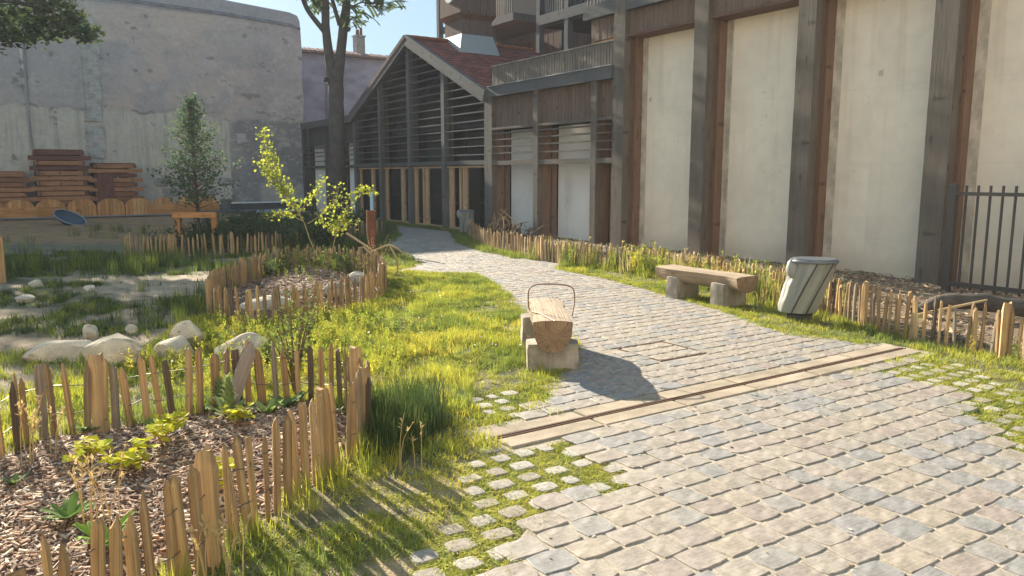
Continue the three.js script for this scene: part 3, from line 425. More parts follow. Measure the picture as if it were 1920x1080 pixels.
const palR = { beam: M.beam, post: M.pier, side: M.brown, clad: M.clad }, palL = { beam: M.greyDark, post: M.wingDark, side: M.wingDark, clad: M.wingDark };
lowWing('low_timber_wing', 'dark low timber wing with white panels left of the gabled hall', -17.5, -11.32, [-17.5, -16.7, -14.55, -12.6], palL, 0.15, { beam: 3.72, end: -11.32, shallow: true });
{
  const [g, X] = lowWing('low_timber_wing', 'low timber wing with slatted white panels and board parapet right of the gable', -1.24, 4.1, [-1.24, 1.0, 3.35], palR, 0.135, { beam: 3.84, end: 4.1, stain: 1 });
  obj('parapet', boards(X(-1.15), X(4.1), 4.125, 4.66, -0.1, 0.105, 0.03, 0.02), M.cladGrey, g, 'stuff');
  obj('parapet_back', bx(5.25, 0.5, 0.04, X(1.475), 4.14, -0.16), M.greyDark, g);
  obj('parapet_return', Array.from({ length: 14 }, (_, k) => bx(0.03, 0.535, 0.085, X(-1.17), 4.125, -0.2 - k * 0.105, 1)), M.cladGrey, g, 'stuff');
  obj('parapet_cap', bx(5.3, 0.035, 0.12, X(1.47), 4.665, -0.12), M.grey, g);
  obj('flashing', bx(5.3, 0.02, 0.22, X(1.46), 4.12, -0.04), M.zinc, g);
  obj('terrace_deck', bx(5.2, 0.1, 3.5, X(1.45), 4.05, -2.42), M.greyDark, g);
}
// tall hall
{
  const S = 4.13, g = facade('tall_timber_hall', 'tall hall of brown timber piers and cream rendered panels along the path', 'building', S), X = (s) => s - S, posts = [4.13, 6.53, 8.93, 11.29, 13.72, 16.1];
  posts.forEach((s, i) => {
    const x = X(s), H2 = 7.2;
    obj('pier', bx(0.36, H2, 0.18, x + 0.18, 0, -0.09, 1, 0.006), M.pier, g);
    obj('pier_inner', bx(0.30, H2, 0.17, x + 0.16, 0, -0.267, 1, 0.005), M.pierSide, g);
    obj('pier_side', bx(0.30, 4.7, 0.20, x + 0.21, 0, -0.455, 1, 0.005), M.brown, g);
    const x0 = x + 0.36, x1 = i + 1 < posts.length ? X(posts[i + 1]) + 0.02 : x0 + 2;
    obj('plaster_return', bx(0.16, 4.69, 0.05, x0 + 0.08, 0, -0.578, 1), returnMat, g);
    obj('cream_panel', panelGeo(x1 - x0 - 0.15, 4.69, 0.1, (x0 + x1) / 2 + 0.08, 0, -0.615, i), creamMat, g);
    obj('panel_backing', bx(x1 - x0 + 0.4, 4.69, 0.05, (x0 + x1) / 2, 0, -0.70), M.interior, g);
    obj('fascia', boards(x0, x1, 4.74, 5.24, -0.16, 0.145, 0.03, 0.006), M.clad, g, 'stuff');
    obj('fascia_back', bx(x1 - x0, 0.5, 0.03, (x0 + x1) / 2, 4.74, -0.205), M.brownDark, g);
    obj('lintel', bx(x1 - x0, 0.05, 0.5, (x0 + x1) / 2, 4.69, -0.34), M.brownDark, g);
    obj('spandrel_beam', bx(x1 - x0, 0.32, 0.16, (x0 + x1) / 2, 5.245, -0.09), M.beam, g);
    obj('upper_cladding', boards(x0, x1, 5.57, 7.2, -0.3, 0.145, 0.03, 0.006), M.clad, g, 'stuff');
    obj('upper_back', bx(x1 - x0, 1.63, 0.03, (x0 + x1) / 2, 5.57, -0.345), M.brownDark, g);
  });
  obj('core', bx(14.2, 7.2, 7, 7.2, 0, -4.3), M.interior, g);
  obj('roof', bx(14.6, 0.25, 8.2, 7.2, 7.21, -4.0), M.greyDark, g);
  // jettied corner over the low wing
  obj('jetty_beam', bx(1.13, 0.30, 0.16, -0.57, 5.25, -0.09), M.beam, g);
  obj('jetty_cladding', boards(-0.98, -0.003, 4.76, 5.24, -0.16, 0.145, 0.03, 0.006), M.clad, g, 'stuff');
  obj('jetty_floor', bx(1.0, 0.04, 1.6, -0.5, 4.715, -0.98), M.soffit, g);
  obj('jetty_side', bx(0.04, 0.8, 1.5, -1.0, 4.76, -0.95), M.clad, g);
  for (let k = 0; k < 9; k++) obj('railing_bar', bx(0.03, 0.7, 0.03, -1.08 + k * 0.12, 5.56, -0.12, 1), M.metal, g);
  obj('railing_rail', bx(1.12, 0.04, 0.05, -0.58, 6.262, -0.12), M.metal, g);
}
// apartment block behind the roofs
{
  const S = -6, g = facade('apartment_block', 'timber framed apartment block with balconies rising behind the tiled roof', 'building', S), X = (s) => s - S;
  const z0 = -5.25;
  obj('core', bx(22, 14, 8, X(-3), 0, -11.6), M.cladDeep, g);
  obj('cladding', boards(X(-13.6), X(3), 4.2, 7.4, z0 - 2.32, 0.2, 0.03, 0.015), M.cladDeep, g, 'stuff');
  for (const s of [-13.8, -9.4, -6.1, -4.4, -2.6, -0.6]) obj('post', bx(0.22, 9.8, 0.22, X(s), 4.3, z0), M.beam, g);
  for (const s of [-7.6]) for (const w of [-1.1, -2.2]) obj('post', bx(0.16, 9.5, 0.16, X(s) - 0.1, 4.3, z0 + w), M.beam, g);
  obj('floor_beam', bx(5.5, 0.34, 0.2, X(-3.35) , 7.05, z0 + 0.02), M.beam, g);
  obj('floor_slab', bx(5.6, 0.2, 2.2, X(-3.3), 7.0, z0 - 1.2), M.greyDark, g);
  obj('balcony_slab', bx(4.4, 0.28, 2.2, X(-9.8), 7.5, z0 - 0.9), M.beam, g);
  obj('balcony_slab', bx(2.2, 0.28, 2.2, X(-12.6), 7.9, z0 - 1.2), M.beam, g);
  const rail = (x0, x1, y, z) => { for (let x = x0; x < x1; x += 0.13) obj('railing_bar', bx(0.03, 0.95, 0.03, x, y, z, 1), M.dark, g); obj('railing_rail', bx(x1 - x0, 0.05, 0.06, (x0 + x1) / 2, y + 0.95, z), M.dark, g); };
  rail(X(-9.4) , X(-7.6), 7.78, z0 + 0.17); rail(X(-6), X(-4.5), 7.4, z0 + 0.05); rail(X(-4.3), X(-2.7), 7.4, z0 + 0.05); rail(X(-2.5), X(-0.7), 7.4, z0 + 0.05); rail(X(-3.5), X(-0.8), 4.3, z0 + 0.3);
  obj('upper_wall', bx(14, 3.2, 0.2, X(-5), 7.8, z0 - 2.4), M.interior, g);
  obj('window_band', bx(1.8, 1.9, 0.05, X(-8.4), 7.9, z0 - 2.26), M.interiorPale, g);
  const st = bx(2.4, 0.22, 0.12, 0, -0.1, 0, 0); st.rotateZ(-0.75); st.translate(X(-1.7), 5.9, z0 + 0.1); obj('stair_stringer', st, M.beam, g);
  const br = bx(2.6, 0.12, 0.12, 0, -0.06, 0, 0); br.rotateZ(0.25); br.translate(X(-1.9), 7.0, z0 - 0.6); obj('brace', br, M.larch, g);
  obj('glass_screen', new THREE.PlaneGeometry(0.9, 1.2).translate(X(-13.1), 8.8, z0 + 0.02), new THREE.MeshPhysicalMaterial({ color: lin(0.6, 0.82, 0.85), roughness: 0.1, transmission: 0.9, thickness: 0, side: THREE.DoubleSide }), g);
}
{ // unseen house behind the viewer, placed to bounce sunlight onto the shaded facade
  const g = thing('unseen_bounce_house', 'unseen pale rendered house behind the viewer, placed to light the shaded facade', 'building', P(-4, -9), 0.18);
  const m = new THREE.MeshStandardMaterial({ color: lin(0.80, 0.75, 0.67), map: stoneT.clone(), roughness: 1 }); m.map.repeat.set(0.25, 0.25);
  obj('wall', bx(38, 12, 8, 0, 0, 4.2), m, g);
  for (let f = 0; f < 4; f++) for (let k = 0; k < 9; k++) { const x = -16.8 + k * 4.2, y = 1.0 + f * 2.9, w = new THREE.Group(); w.name = 'window'; w.position.set(x, y, 0.2); g.add(w); obj('pane', bx(1.1, 1.6, 0.04, 0, 0, -0.02), M.dark, w); for (const sd of [-1, 1]) obj('shutter', bx(0.52, 1.6, 0.05, sd * 0.84, 0, -0.03), M.cladGrey, w); obj('sill', bx(1.3, 0.08, 0.2, 0, -0.082, -0.08), M.concrete, w); }
  obj('roof', bx(38.6, 0.3, 8.8, 0, 12.002, 4.2), M.zinc, g);
}
{ // iron railing at right
  const g = thing('iron_railing', 'dark vertical-bar iron railing before the rightmost cream panel', 'railing', FP(12.02, 0.47), FACADE);
  obj('post', bx(0.1, 1.55, 0.1, 0, 0.02, 0, 1, 0.008), M.metal, g);
  for (let k = 0; k < 15; k++) obj('bar', bx(0.026, 1.45, 0.026, 0.17 + k * 0.158, 0.1, 0, 1), M.metal, g);
  obj('rail', bx(2.5, 0.05, 0.03, 1.3, 1.41, 0.03), M.metal, g); obj('rail', bx(2.5, 0.06, 0.03, 1.3, 0.14, 0.03), M.metal, g);
}

// ------------------------------------------------------------------ log huts and round-topped planters by the wall
function hut(x0, x1, h, mats, label) {
  const g = thing('plank_hut', label, 'hut', WP((x0 + x1) / 2, 0.75), WALL), W = x1 - x0, n = Math.round(h / 0.2);
  for (let k = 0; k < n; k++) { const y = k * h / n, over = k % 2 ? 0.22 : 0.0, m = k >= n * 0.66 ? mats[1] : mats[0];
    obj('plank', bx(W + over * 2, h / n - 0.03, 0.06, rr(-0.015, 0.015), y + 0.05, 0.55 + rr(-0.006, 0.006), 0), rnd() < 0.3 ? M.redWood2 : m, g);
    for (const sd of [-1, 1]) obj('side_plank', bx(0.06, h / n - 0.03, 1.2 + (k % 2 ? 0 : 0.3), sd * (W / 2 - 0.08), y + 0.05 + (k % 2 ? 0.0 : 0.0), -0.09 + (k % 2 ? 0 : 0.0), 2), mats[1], g); }
  obj('roof', bx(W - 0.1, 0.05, 1.2, 0, h + 0.022, -0.05), mats[1], g); obj('back', bx(W - 0.3, h, 0.06, 0, 0.05, -0.55), mats[1], g);
  return g;
}
hut(-13.8, -11.35, 1.75, [M.redWood2, M.redWood], 'low orange plank hut at the far left against the blank wall');
hut(-11.0, -9.25, 2.62, [M.redWood2, M.redWoodDark], 'tallest plank hut with a dark upper part, between its two lower neighbours');
{ const g = hut(-8.95, -7.35, 2.1, [M.redWood, M.redWoodDark], 'red plank hut with a dark door panel, right of the tallest hut'); obj('door', bx(0.62, 1.45, 0.03, -0.42, 0.3, 0.60, 1), M.redWoodDark, g); obj('hinge', bx(0.05, 0.09, 0.02, 0.05, 1.5, 0.6), M.zinc, g); }
{
  const widths = [[-13.2, 0], [-12.2, 0], [-11.15, 0], [-10.05, 1], [-9.0, 1], [-7.95, 1], [-6.9, 0], [-5.95, 0], [-5.05, 0]];
  const said = ['leftmost round-topped planter board behind the three long rails', 'second round-topped planter from the left, above the long rails', 'third round-topped planter from the left, behind the tilted bowl', 'first full-height arched plank planter right of the tilted bowl', 'middle full-height arched plank planter of three', 'last full-height arched plank planter before the low boarded ones', 'arched planter behind low boards left of the young tree trunk', 'arched planter behind the slim trunk of the young evergreen', 'rightmost arched planter of the row by the blank wall'];
  widths.forEach(([x, full], i) => {
    const w = i > 5 ? 0.9 : 1.03, g = thing('arched_planter', said[i], 'planter', WP(x + w / 2, 1.6), WALL, 'arched plank planters along the wall'), n = 7;
    for (let k = 0; k < n; k++) { const a = -w / 2 + k * w / n, xm = a + w / n / 2, hh = 0.36 + 0.36 * Math.sqrt(Math.max(0.04, 1 - Math.pow(xm / (w / 2 + 0.02), 2))); const y0 = full ? 0.03 : 0.03;
      const h1 = 0.36 + 0.37 * Math.sqrt(Math.max(0.0, 1 - Math.pow((a) / (w / 2 + 0.01), 2))), h2 = 0.36 + 0.37 * Math.sqrt(Math.max(0, 1 - Math.pow((a + w / n) / (w / 2 + 0.01), 2)));
      const s = new THREE.Shape([new THREE.Vector2(a + 0.006, y0), new THREE.Vector2(a + w / n - 0.006, y0), new THREE.Vector2(a + w / n - 0.006, h2), new THREE.Vector2(xm, hh), new THREE.Vector2(a + 0.006, h1)]);
      obj('plank', boxUV(new THREE.ExtrudeGeometry(s, { depth: 0.03, bevelEnabled: false }), 1, k * 0.7 + i), pick([M.planter, M.planter, M.planter2, M.planter3]), g); }
    obj('soil_box', bx(w - 0.06, 0.34, 0.7, 0, 0.03, -0.38, 0), M.redWoodDark, g);
    if (!full) for (let k = 0; k < 3; k++) obj('rail_board', bx(w + 0.08, 0.12, 0.035, 0, 0.04 + k * 0.132, 0.056 + (i % 2) * 0.006, 0), pick([M.planter, M.planter2]), g);
  });
}
{ // tilted bowl
  const g = thing('metal_bowl', 'large dark metal bowl tipped on its side on the bare earth', 'bowl', P(-15.2, 26.6, 0.32), 0);
  const pts = []; for (let k = 0; k <= 12; k++) { const a = k / 12 * 1.25; pts.push(new THREE.Vector2(0.52 * Math.sin(a) / Math.sin(1.25), -0.34 * Math.cos(a))); } for (let k = 12; k >= 0; k--) { const a = k / 12 * 1.25; pts.push(new THREE.Vector2(0.5 * Math.sin(a) / Math.sin(1.25), -0.31 * Math.cos(a))); }
  const b = obj('bowl', new THREE.LatheGeometry(pts, 40), new THREE.MeshStandardMaterial({ color: lin(0.07, 0.085, 0.10), roughness: 0.45, metalness: 0.5, side: THREE.DoubleSide }), g);
  const r = obj('rim', new THREE.TorusGeometry(0.51, 0.02, 6, 40).rotateX(Math.PI / 2).translate(0, -0.105, 0), M.zinc, g); g.rotation.set(0.16, 0, -0.52);
}
{ const g = thing('litter_bin', 'small dark bin at the right end of the arched planters', 'bin', P(-12.2, 33.0, 0), WALL); obj('body', new THREE.CylinderGeometry(0.22, 0.18, 0.6, 12, 1, true).translate(0, 0.33, 0), new THREE.MeshStandardMaterial({ color: lin(0.12, 0.13, 0.14), roughness: 0.7, side: THREE.DoubleSide }), g); obj('rim', new THREE.TorusGeometry(0.22, 0.02, 6, 16).rotateX(Math.PI / 2).translate(0, 0.63, 0), M.metal, g); }
{ const g = thing('low_table', 'long low weathered plank bench right of the arched planters', 'bench', P(-9.7, 26.2, 0), 0.1); obj('top', bx(1.9, 0.07, 0.5, 0, 0.42, 0, 0), M.greyDark, g); for (const s of [-1, 1]) obj('leg', bx(0.12, 0.42, 0.4, s * 0.7, 0, 0, 1), M.greyDark, g); }

// ------------------------------------------------------------------ picket fences
function picketGeometry(k) {
  const n = 6, H = 1, ys = [0, 0.25, 0.55, k % 2 ? 0.90 : 0.83, 1], pos = [], idx = [], blunt = k % 3 === 2;
  ys.forEach((y, j) => { for (let i = 0; i < n; i++) { const a = i / n * 2 * Math.PI + 0.3, q = 1 + 0.34 * (hash(i, k, 3) - 0.5) + 0.14 * (hash(i, j, k + 5) - 0.5); let r = 0.5 * q; if (j === 4) r *= blunt ? 0.82 : 0.2 + 0.3 * hash(k, 1, 8); pos.push(Math.cos(a) * r + 0.08 * (hash(j, k, 9) - 0.5) + (j === 4 && !blunt ? 0.25 * (hash(k, 2, 2) - 0.5) : 0), y - (j === 4 ? 0.07 * hash(i, k, 7) : 0), Math.sin(a) * r); } });
  for (let j = 0; j < 4; j++) for (let i = 0; i < n; i++) { const a = j * n + i, b = j * n + (i + 1) % n; idx.push(a, a + n, b, b, a + n, b + n); }
  for (let i = 1; i < n - 1; i++) idx.push(4 * n, 4 * n + i + 1, 4 * n + i);
  let g = new THREE.BufferGeometry(); g.setAttribute('position', new THREE.Float32BufferAttribute(pos, 3)); g.setIndex(idx); g = g.toNonIndexed(); g.computeVertexNormals(); g = toCreasedNormals(g, 0.5);
  const p = g.attributes.position, uv = new Float32Array(p.count * 2); for (let i = 0; i < p.count; i++) { uv[i * 2] = p.getY(i) * 0.5 + k * 0.21; uv[i * 2 + 1] = Math.atan2(p.getZ(i), p.getX(i)) * 0.07 + k * 0.17; } g.setAttribute('uv', new THREE.BufferAttribute(uv, 2)); return g;
}
const picketGeos = Array.from({ length: 9 }, (_, k) => picketGeometry(k));
const wood2 = (r, g, b) => { const m = wood(r, g, b, 0.9, 0.006); m.map = picketT; return m; };
const picketT = colorTex(512, 256, (u, v) => { const a = fbm(u * 3, v * 40, 3, 3, 40, 301), b = fbm(u * 6, v * 6, 4, 6, 6, 302), c = fbm(u * 16, v * 128, 2, 16, 128, 303), k = 0.42 + 0.75 * a + 0.55 * (b - 0.5) + 0.35 * (c - 0.5), d = sst(0.6, 0.75, b) * 0.35; return [k * (1.02 - d * 0.6), k * (1 - d * 0.5), k * (0.95 - d * 0.2)]; }); picketT.repeat.set(0.7, 1.2);
const picketMats = [wood2(0.52, 0.345, 0.17), wood2(0.45, 0.29, 0.14), wood2(0.56, 0.39, 0.205), wood2(0.39, 0.255, 0.13), wood2(0.30, 0.215, 0.13), wood2(0.28, 0.235, 0.185), wood2(0.14, 0.10, 0.07)];
const picketPick = () => { const r = rnd(); return picketMats[r < 0.26 ? 0 : r < 0.48 ? 1 : r < 0.66 ? 2 : r < 0.81 ? 3 : r < 0.90 ? 4 : r < 0.95 ? 5 : 6]; };
function fence(pts, h, spacing, closed, posts, label, group, wires = [0.3, 0.72], thick = 1.15) {
  const c = new THREE.CatmullRomCurve3(pts.map(([x, f]) => P(x, f)), closed, 'centripetal'), L = c.getLength(), n = Math.round(L / spacing), ctr = V(0, 0, 0); pts.forEach(([x, f]) => ctr.add(P(x, f))); ctr.divideScalar(pts.length);
  const g = thing('picket_fence', label, 'fence', V(ctr.x, 0, ctr.z), 0, group), wl = wires.map(() => []);
  let t = 0;
  for (let i = 0; i < n + (closed ? 0 : 1); i++) {
    t = clamp((i + rr(-0.14, 0.14)) / n, 0, 1); const q = c.getPointAt(t), tg = c.getTangentAt(t), gy = groundHeight(q.x, -q.z) - 0.06, hh = h * rr(0.86, 1.08) - gy;
    const m = shade(new THREE.Mesh(pick(picketGeos), picketPick())); m.name = 'picket'; m.position.set(q.x - ctr.x + rr(-0.012, 0.012), gy, q.z - ctr.z + rr(-0.012, 0.012)); m.scale.set(rr(0.028, 0.052) * thick, hh, rr(0.020, 0.036) * thick);
    m.rotation.set(rr(-0.05, 0.05), Math.atan2(-tg.z, tg.x) + rr(-0.3, 0.3) + (rnd() < 0.5 ? Math.PI : 0), rr(-0.075, 0.075), 'YXZ'); g.add(m);
    const nx = -tg.z, nz = tg.x, sg = i % 2 ? 1 : -1; wires.forEach((w, k) => wl[k].push(V(q.x - ctr.x + nx * sg * 0.018, gy + 0.06 + h * w + rr(-0.012, 0.012), q.z - ctr.z + nz * sg * 0.018)));
  }
  for (const tt of posts) { const q = c.getPointAt(tt), gy = groundHeight(q.x, -q.z) - 0.05; const m = shade(new THREE.Mesh(picketGeos[2], picketMats[pickPost()])); m.name = 'post'; m.position.set(q.x - ctr.x, gy, q.z - ctr.z); m.scale.set(rr(0.075, 0.095) * Math.min(thick, 1.2), h * rr(1.04, 1.14) - gy, rr(0.07, 0.09) * Math.min(thick, 1.2)); m.rotation.y = rnd() * 3; m.rotation.z = rr(-0.04, 0.04); g.add(m); }
  for (const w of wl) { if (closed) w.push(w[0]); for (const ph of [0]) obj('wire', new THREE.TubeGeometry(new THREE.CatmullRomCurve3(w), w.length * 2, 0.003, 4), M.wire, g); }
  return g;
}
function pickPost() { return [0, 1, 2, 0][Math.floor(rnd() * 4)]; }
fence(FA, 0.475, 0.09, false, [0.16, 0.49, 0.575, 0.665, 0.84], 'split chestnut picket fence curving round the bark-mulched bed in the foreground', 'picket fences round the garden beds', [0.34, 0.74], 1.2);
fence(FB, 0.43, 0.078, true, [0.02, 0.30, 0.43, 0.5, 0.68, 0.82], 'picket fence in a closed loop round the sapling bed', 'picket fences round the garden beds');
fence(FC, 0.45, 0.088, false, [0.15, 0.3, 0.9], 'picket fence before the young evergreen, running back to the rusty pillar', 'picket fences round the garden beds');
fence(FC2, 0.42, 0.1, false, [0.5], 'short picket fence behind the timber tree frame', 'picket fences round the garden beds');
fence(FD, 0.47, 0.083, false, [0.004, 0.02, 0.35, 0.62, 0.8, 0.9], 'long picket fence between the path verge and the tall hall', 'picket fences round the garden beds');
{ const g = thing('fence_post', 'single picket post cut by the left edge of the photo', 'post', P(-8.05, 12.05)); const m = shade(new THREE.Mesh(picketGeos[5], picketMats[1])); m.name = 'stake'; m.scale.set(0.12, 0.75, 0.1); g.add(m); }
{ const g = thing('broken_board', 'grey splintered board leaning against the foreground picket fence', 'board', P(-2.05, 5.42)); const m = shade(new THREE.Mesh(picketGeos[4], wood(0.30, 0.25, 0.21))); m.name = 'plank'; m.position.set(0.0, 0.02, 0.05); m.scale.set(0.11, 0.52, 0.04); m.rotation.set(-0.22, 0, -0.32); g.add(m); }

// ------------------------------------------------------------------ benches, bins, pillar
function halfLog(L, W, D, seedk) { // flat top at y = 0, round belly, along x
  const n = 22, m = 14, pos = [], idx = [], uv = [];
  for (let i = 0; i <= n; i++) { const x = -L / 2 + i / n * L, wob = 1 + 0.12 * (noise(i * 0.35, seedk, 0, 0, 3) - 0.5), off = 0.05 * (noise(i * 0.22, seedk + 9, 0, 0, 3) - 0.5);
    for (let j = 0; j < m; j++) { let y, z; if (j <= 9) { const a = j / 9 * Math.PI; z = -Math.cos(a) * W / 2 * wob * (1 + 0.05 * (noise(i * 0.5, j * 0.7, 0, 0, 4) - 0.5)); y = -Math.pow(Math.sin(a), 0.75) * D * (1 + 0.16 * (noise(i * 0.4, j * 0.9, 0, 0, 8) - 0.5)) - 0.012; } else { const a = (j - 9) / 5; z = W / 2 * wob * (1 - 2 * a) * 0.985; y = 0.006 * (noise(i * 0.8, j, 0, 0, 6) - 0.5); } pos.push(x, y, z + off); uv.push(x, j * 0.07); } }
  for (let i = 0; i < n; i++) for (let j = 0; j < m; j++) { const a = i * m + j, b = i * m + (j + 1) % m; idx.push(a, b, a + m, b, b + m, a + m); }
  const g = new THREE.BufferGeometry(); g.setAttribute('position', new THREE.Float32BufferAttribute(pos, 3)); g.setAttribute('uv', new THREE.Float32BufferAttribute(uv, 2)); g.setIndex(idx); const body = boxUV(toCreasedNormals(g, 0.7), 0, seedk * 0.37);
  const ends = []; for (const i of [0, n]) { const p = [], q = [], u = []; p.push(pos[i * m * 3], -D * 0.4, 0); u.push(0, 0); for (let j = 0; j < m; j++) { p.push(pos[(i * m + j) * 3], pos[(i * m + j) * 3 + 1], pos[(i * m + j) * 3 + 2]); u.push(pos[(i * m + j) * 3 + 2] * 2, pos[(i * m + j) * 3 + 1] * 2); } for (let j = 0; j < m; j++) { const a = 1 + j, b = 1 + (j + 1) % m; i ? q.push(0, a, b) : q.push(0, b, a); } const e = new THREE.BufferGeometry(); e.setAttribute('position', new THREE.Float32BufferAttribute(p, 3)); e.setAttribute('uv', new THREE.Float32BufferAttribute(u, 2)); e.setIndex(q); e.computeVertexNormals(); ends.push(e); }
  return { body, ends };
}
const logMat = new THREE.MeshStandardMaterial({ color: lin(0.37, 0.29, 0.20), map: grainT, roughness: 0.95, bumpMap: grainB, bumpScale: 0.009 }), endT = colorTex(512, 512, (u, v) => { const x = u > 0.5 ? u - 1 : u, y = v > 0.5 ? v - 1 : v, r = Math.hypot(x, y + 0.1), a = Math.atan2(y + 0.1, x), n = fbm(u * 8, v * 8, 4, 8, 8, 5), ring = 0.5 + 0.5 * Math.sin(r * 150 + n * 9), ck = sst(0.06, 0.0, Math.abs(((a * 2.2 + n * 0.5) % 1 + 1) % 1 - 0.5)) * sst(0.02, 0.15, r), k = (0.62 + 0.22 * ring + 0.5 * (n - 0.4)) * (1 - 0.75 * ck); return [k, k * 0.95, k * 0.88]; }), endMat = new THREE.MeshStandardMaterial({ color: lin(0.34, 0.235, 0.15), map: endT,  roughness: 1, bumpMap: gritB, bumpScale: 0.01 });
function block(w, h, d, x, z, g, turn = 0) { const q = new THREE.BoxGeometry(w, h, d, 6, 6, 6); const q2 = mergeVertices((q.deleteAttribute('uv'), q.deleteAttribute('normal'), q)), p = q2.attributes.position; for (let i = 0; i < p.count; i++) { const a = p.getX(i), b = p.getY(i), c = p.getZ(i), k = 1 - 0.06 * Math.pow((Math.abs(a) / (w / 2) + Math.abs(b) / (h / 2) + Math.abs(c) / (d / 2)) / 3, 8); p.setXYZ(i, a * k + 0.022 * (noise3(a * 9 + x, b * 9, c * 9) - 0.5), b * k + 0.02 * (noise3(b * 8, c * 9 + z, a * 7) - 0.5), c * k + 0.022 * (noise3(c * 9, a * 8, b * 9 + x) - 0.5)); } q2.computeVertexNormals(); const r = boxUV(toCreasedNormals(q2, 0.6), 1, x + z); r.rotateY(turn); r.translate(x, h / 2 - 0.04, z); return obj('support_block', r, M.granite, g); }
function bench(label, pos, turn, L, top, blocks, W, D, sd) {
  const g = thing('log_bench', label, 'bench', pos, turn, 'half-log benches beside the path'), { body, ends } = halfLog(L, W, D, sd); body.translate(0, top, 0); obj('half_log', body, logMat, g); for (const e of ends) { e.translate(0, top, 0); obj('log_end', e, endMat, g); }
  for (const [x, w, h, d, z] of blocks) block(w, h, d, x, z, g, rr(-0.06, 0.06)); return g;
}
bench('half-log bench on two granite blocks beside the right verge', P(2.62, 10.38), FACADE, 1.5, 0.41, [[-0.38, 0.2, 0.34, 0.46, 0.02], [0.42, 0.22, 0.34, 0.46, 0]], 0.42, 0.20, 3);
bench('half-log bench seen end-on at the left edge of the path', P(0.35, 7.12), -Math.PI / 2 + 0.02, 1.25, 0.455, [[-0.42, 0.2, 0.36, 0.46, 0.02], [0.40, 0.24, 0.27, 0.46, 0.0]], 0.33, 0.26, 8);
{ const g = thing('metal_hoop', 'bent rusty rod hoop standing over the end-on bench', 'hoop', P(0.35, 6.9)); obj('rod', tube([V(0.02, 0.462, 0.46), V(-0.10, 0.464, 0.1), V(-0.19, 0.47, -0.08), V(-0.20, 0.56, -0.10), V(-0.19, 0.655, -0.11), V(-0.14, 0.69, -0.12), V(0.0, 0.70, -0.12), V(0.14, 0.69, -0.12), V(0.21, 0.66, -0.12), V(0.225, 0.57, -0.08), V(0.195, 0.43, 0.03)], 0.0065, 80, 8), M.rod, g); }
const bagMat = new THREE.MeshPhysicalMaterial({ color: lin(0.30, 0.315, 0.285), roughness: 0.55, clearcoat: 0.7, clearcoatRoughness: 0.25, transmission: 0.35, thickness: 0, side: THREE.DoubleSide });
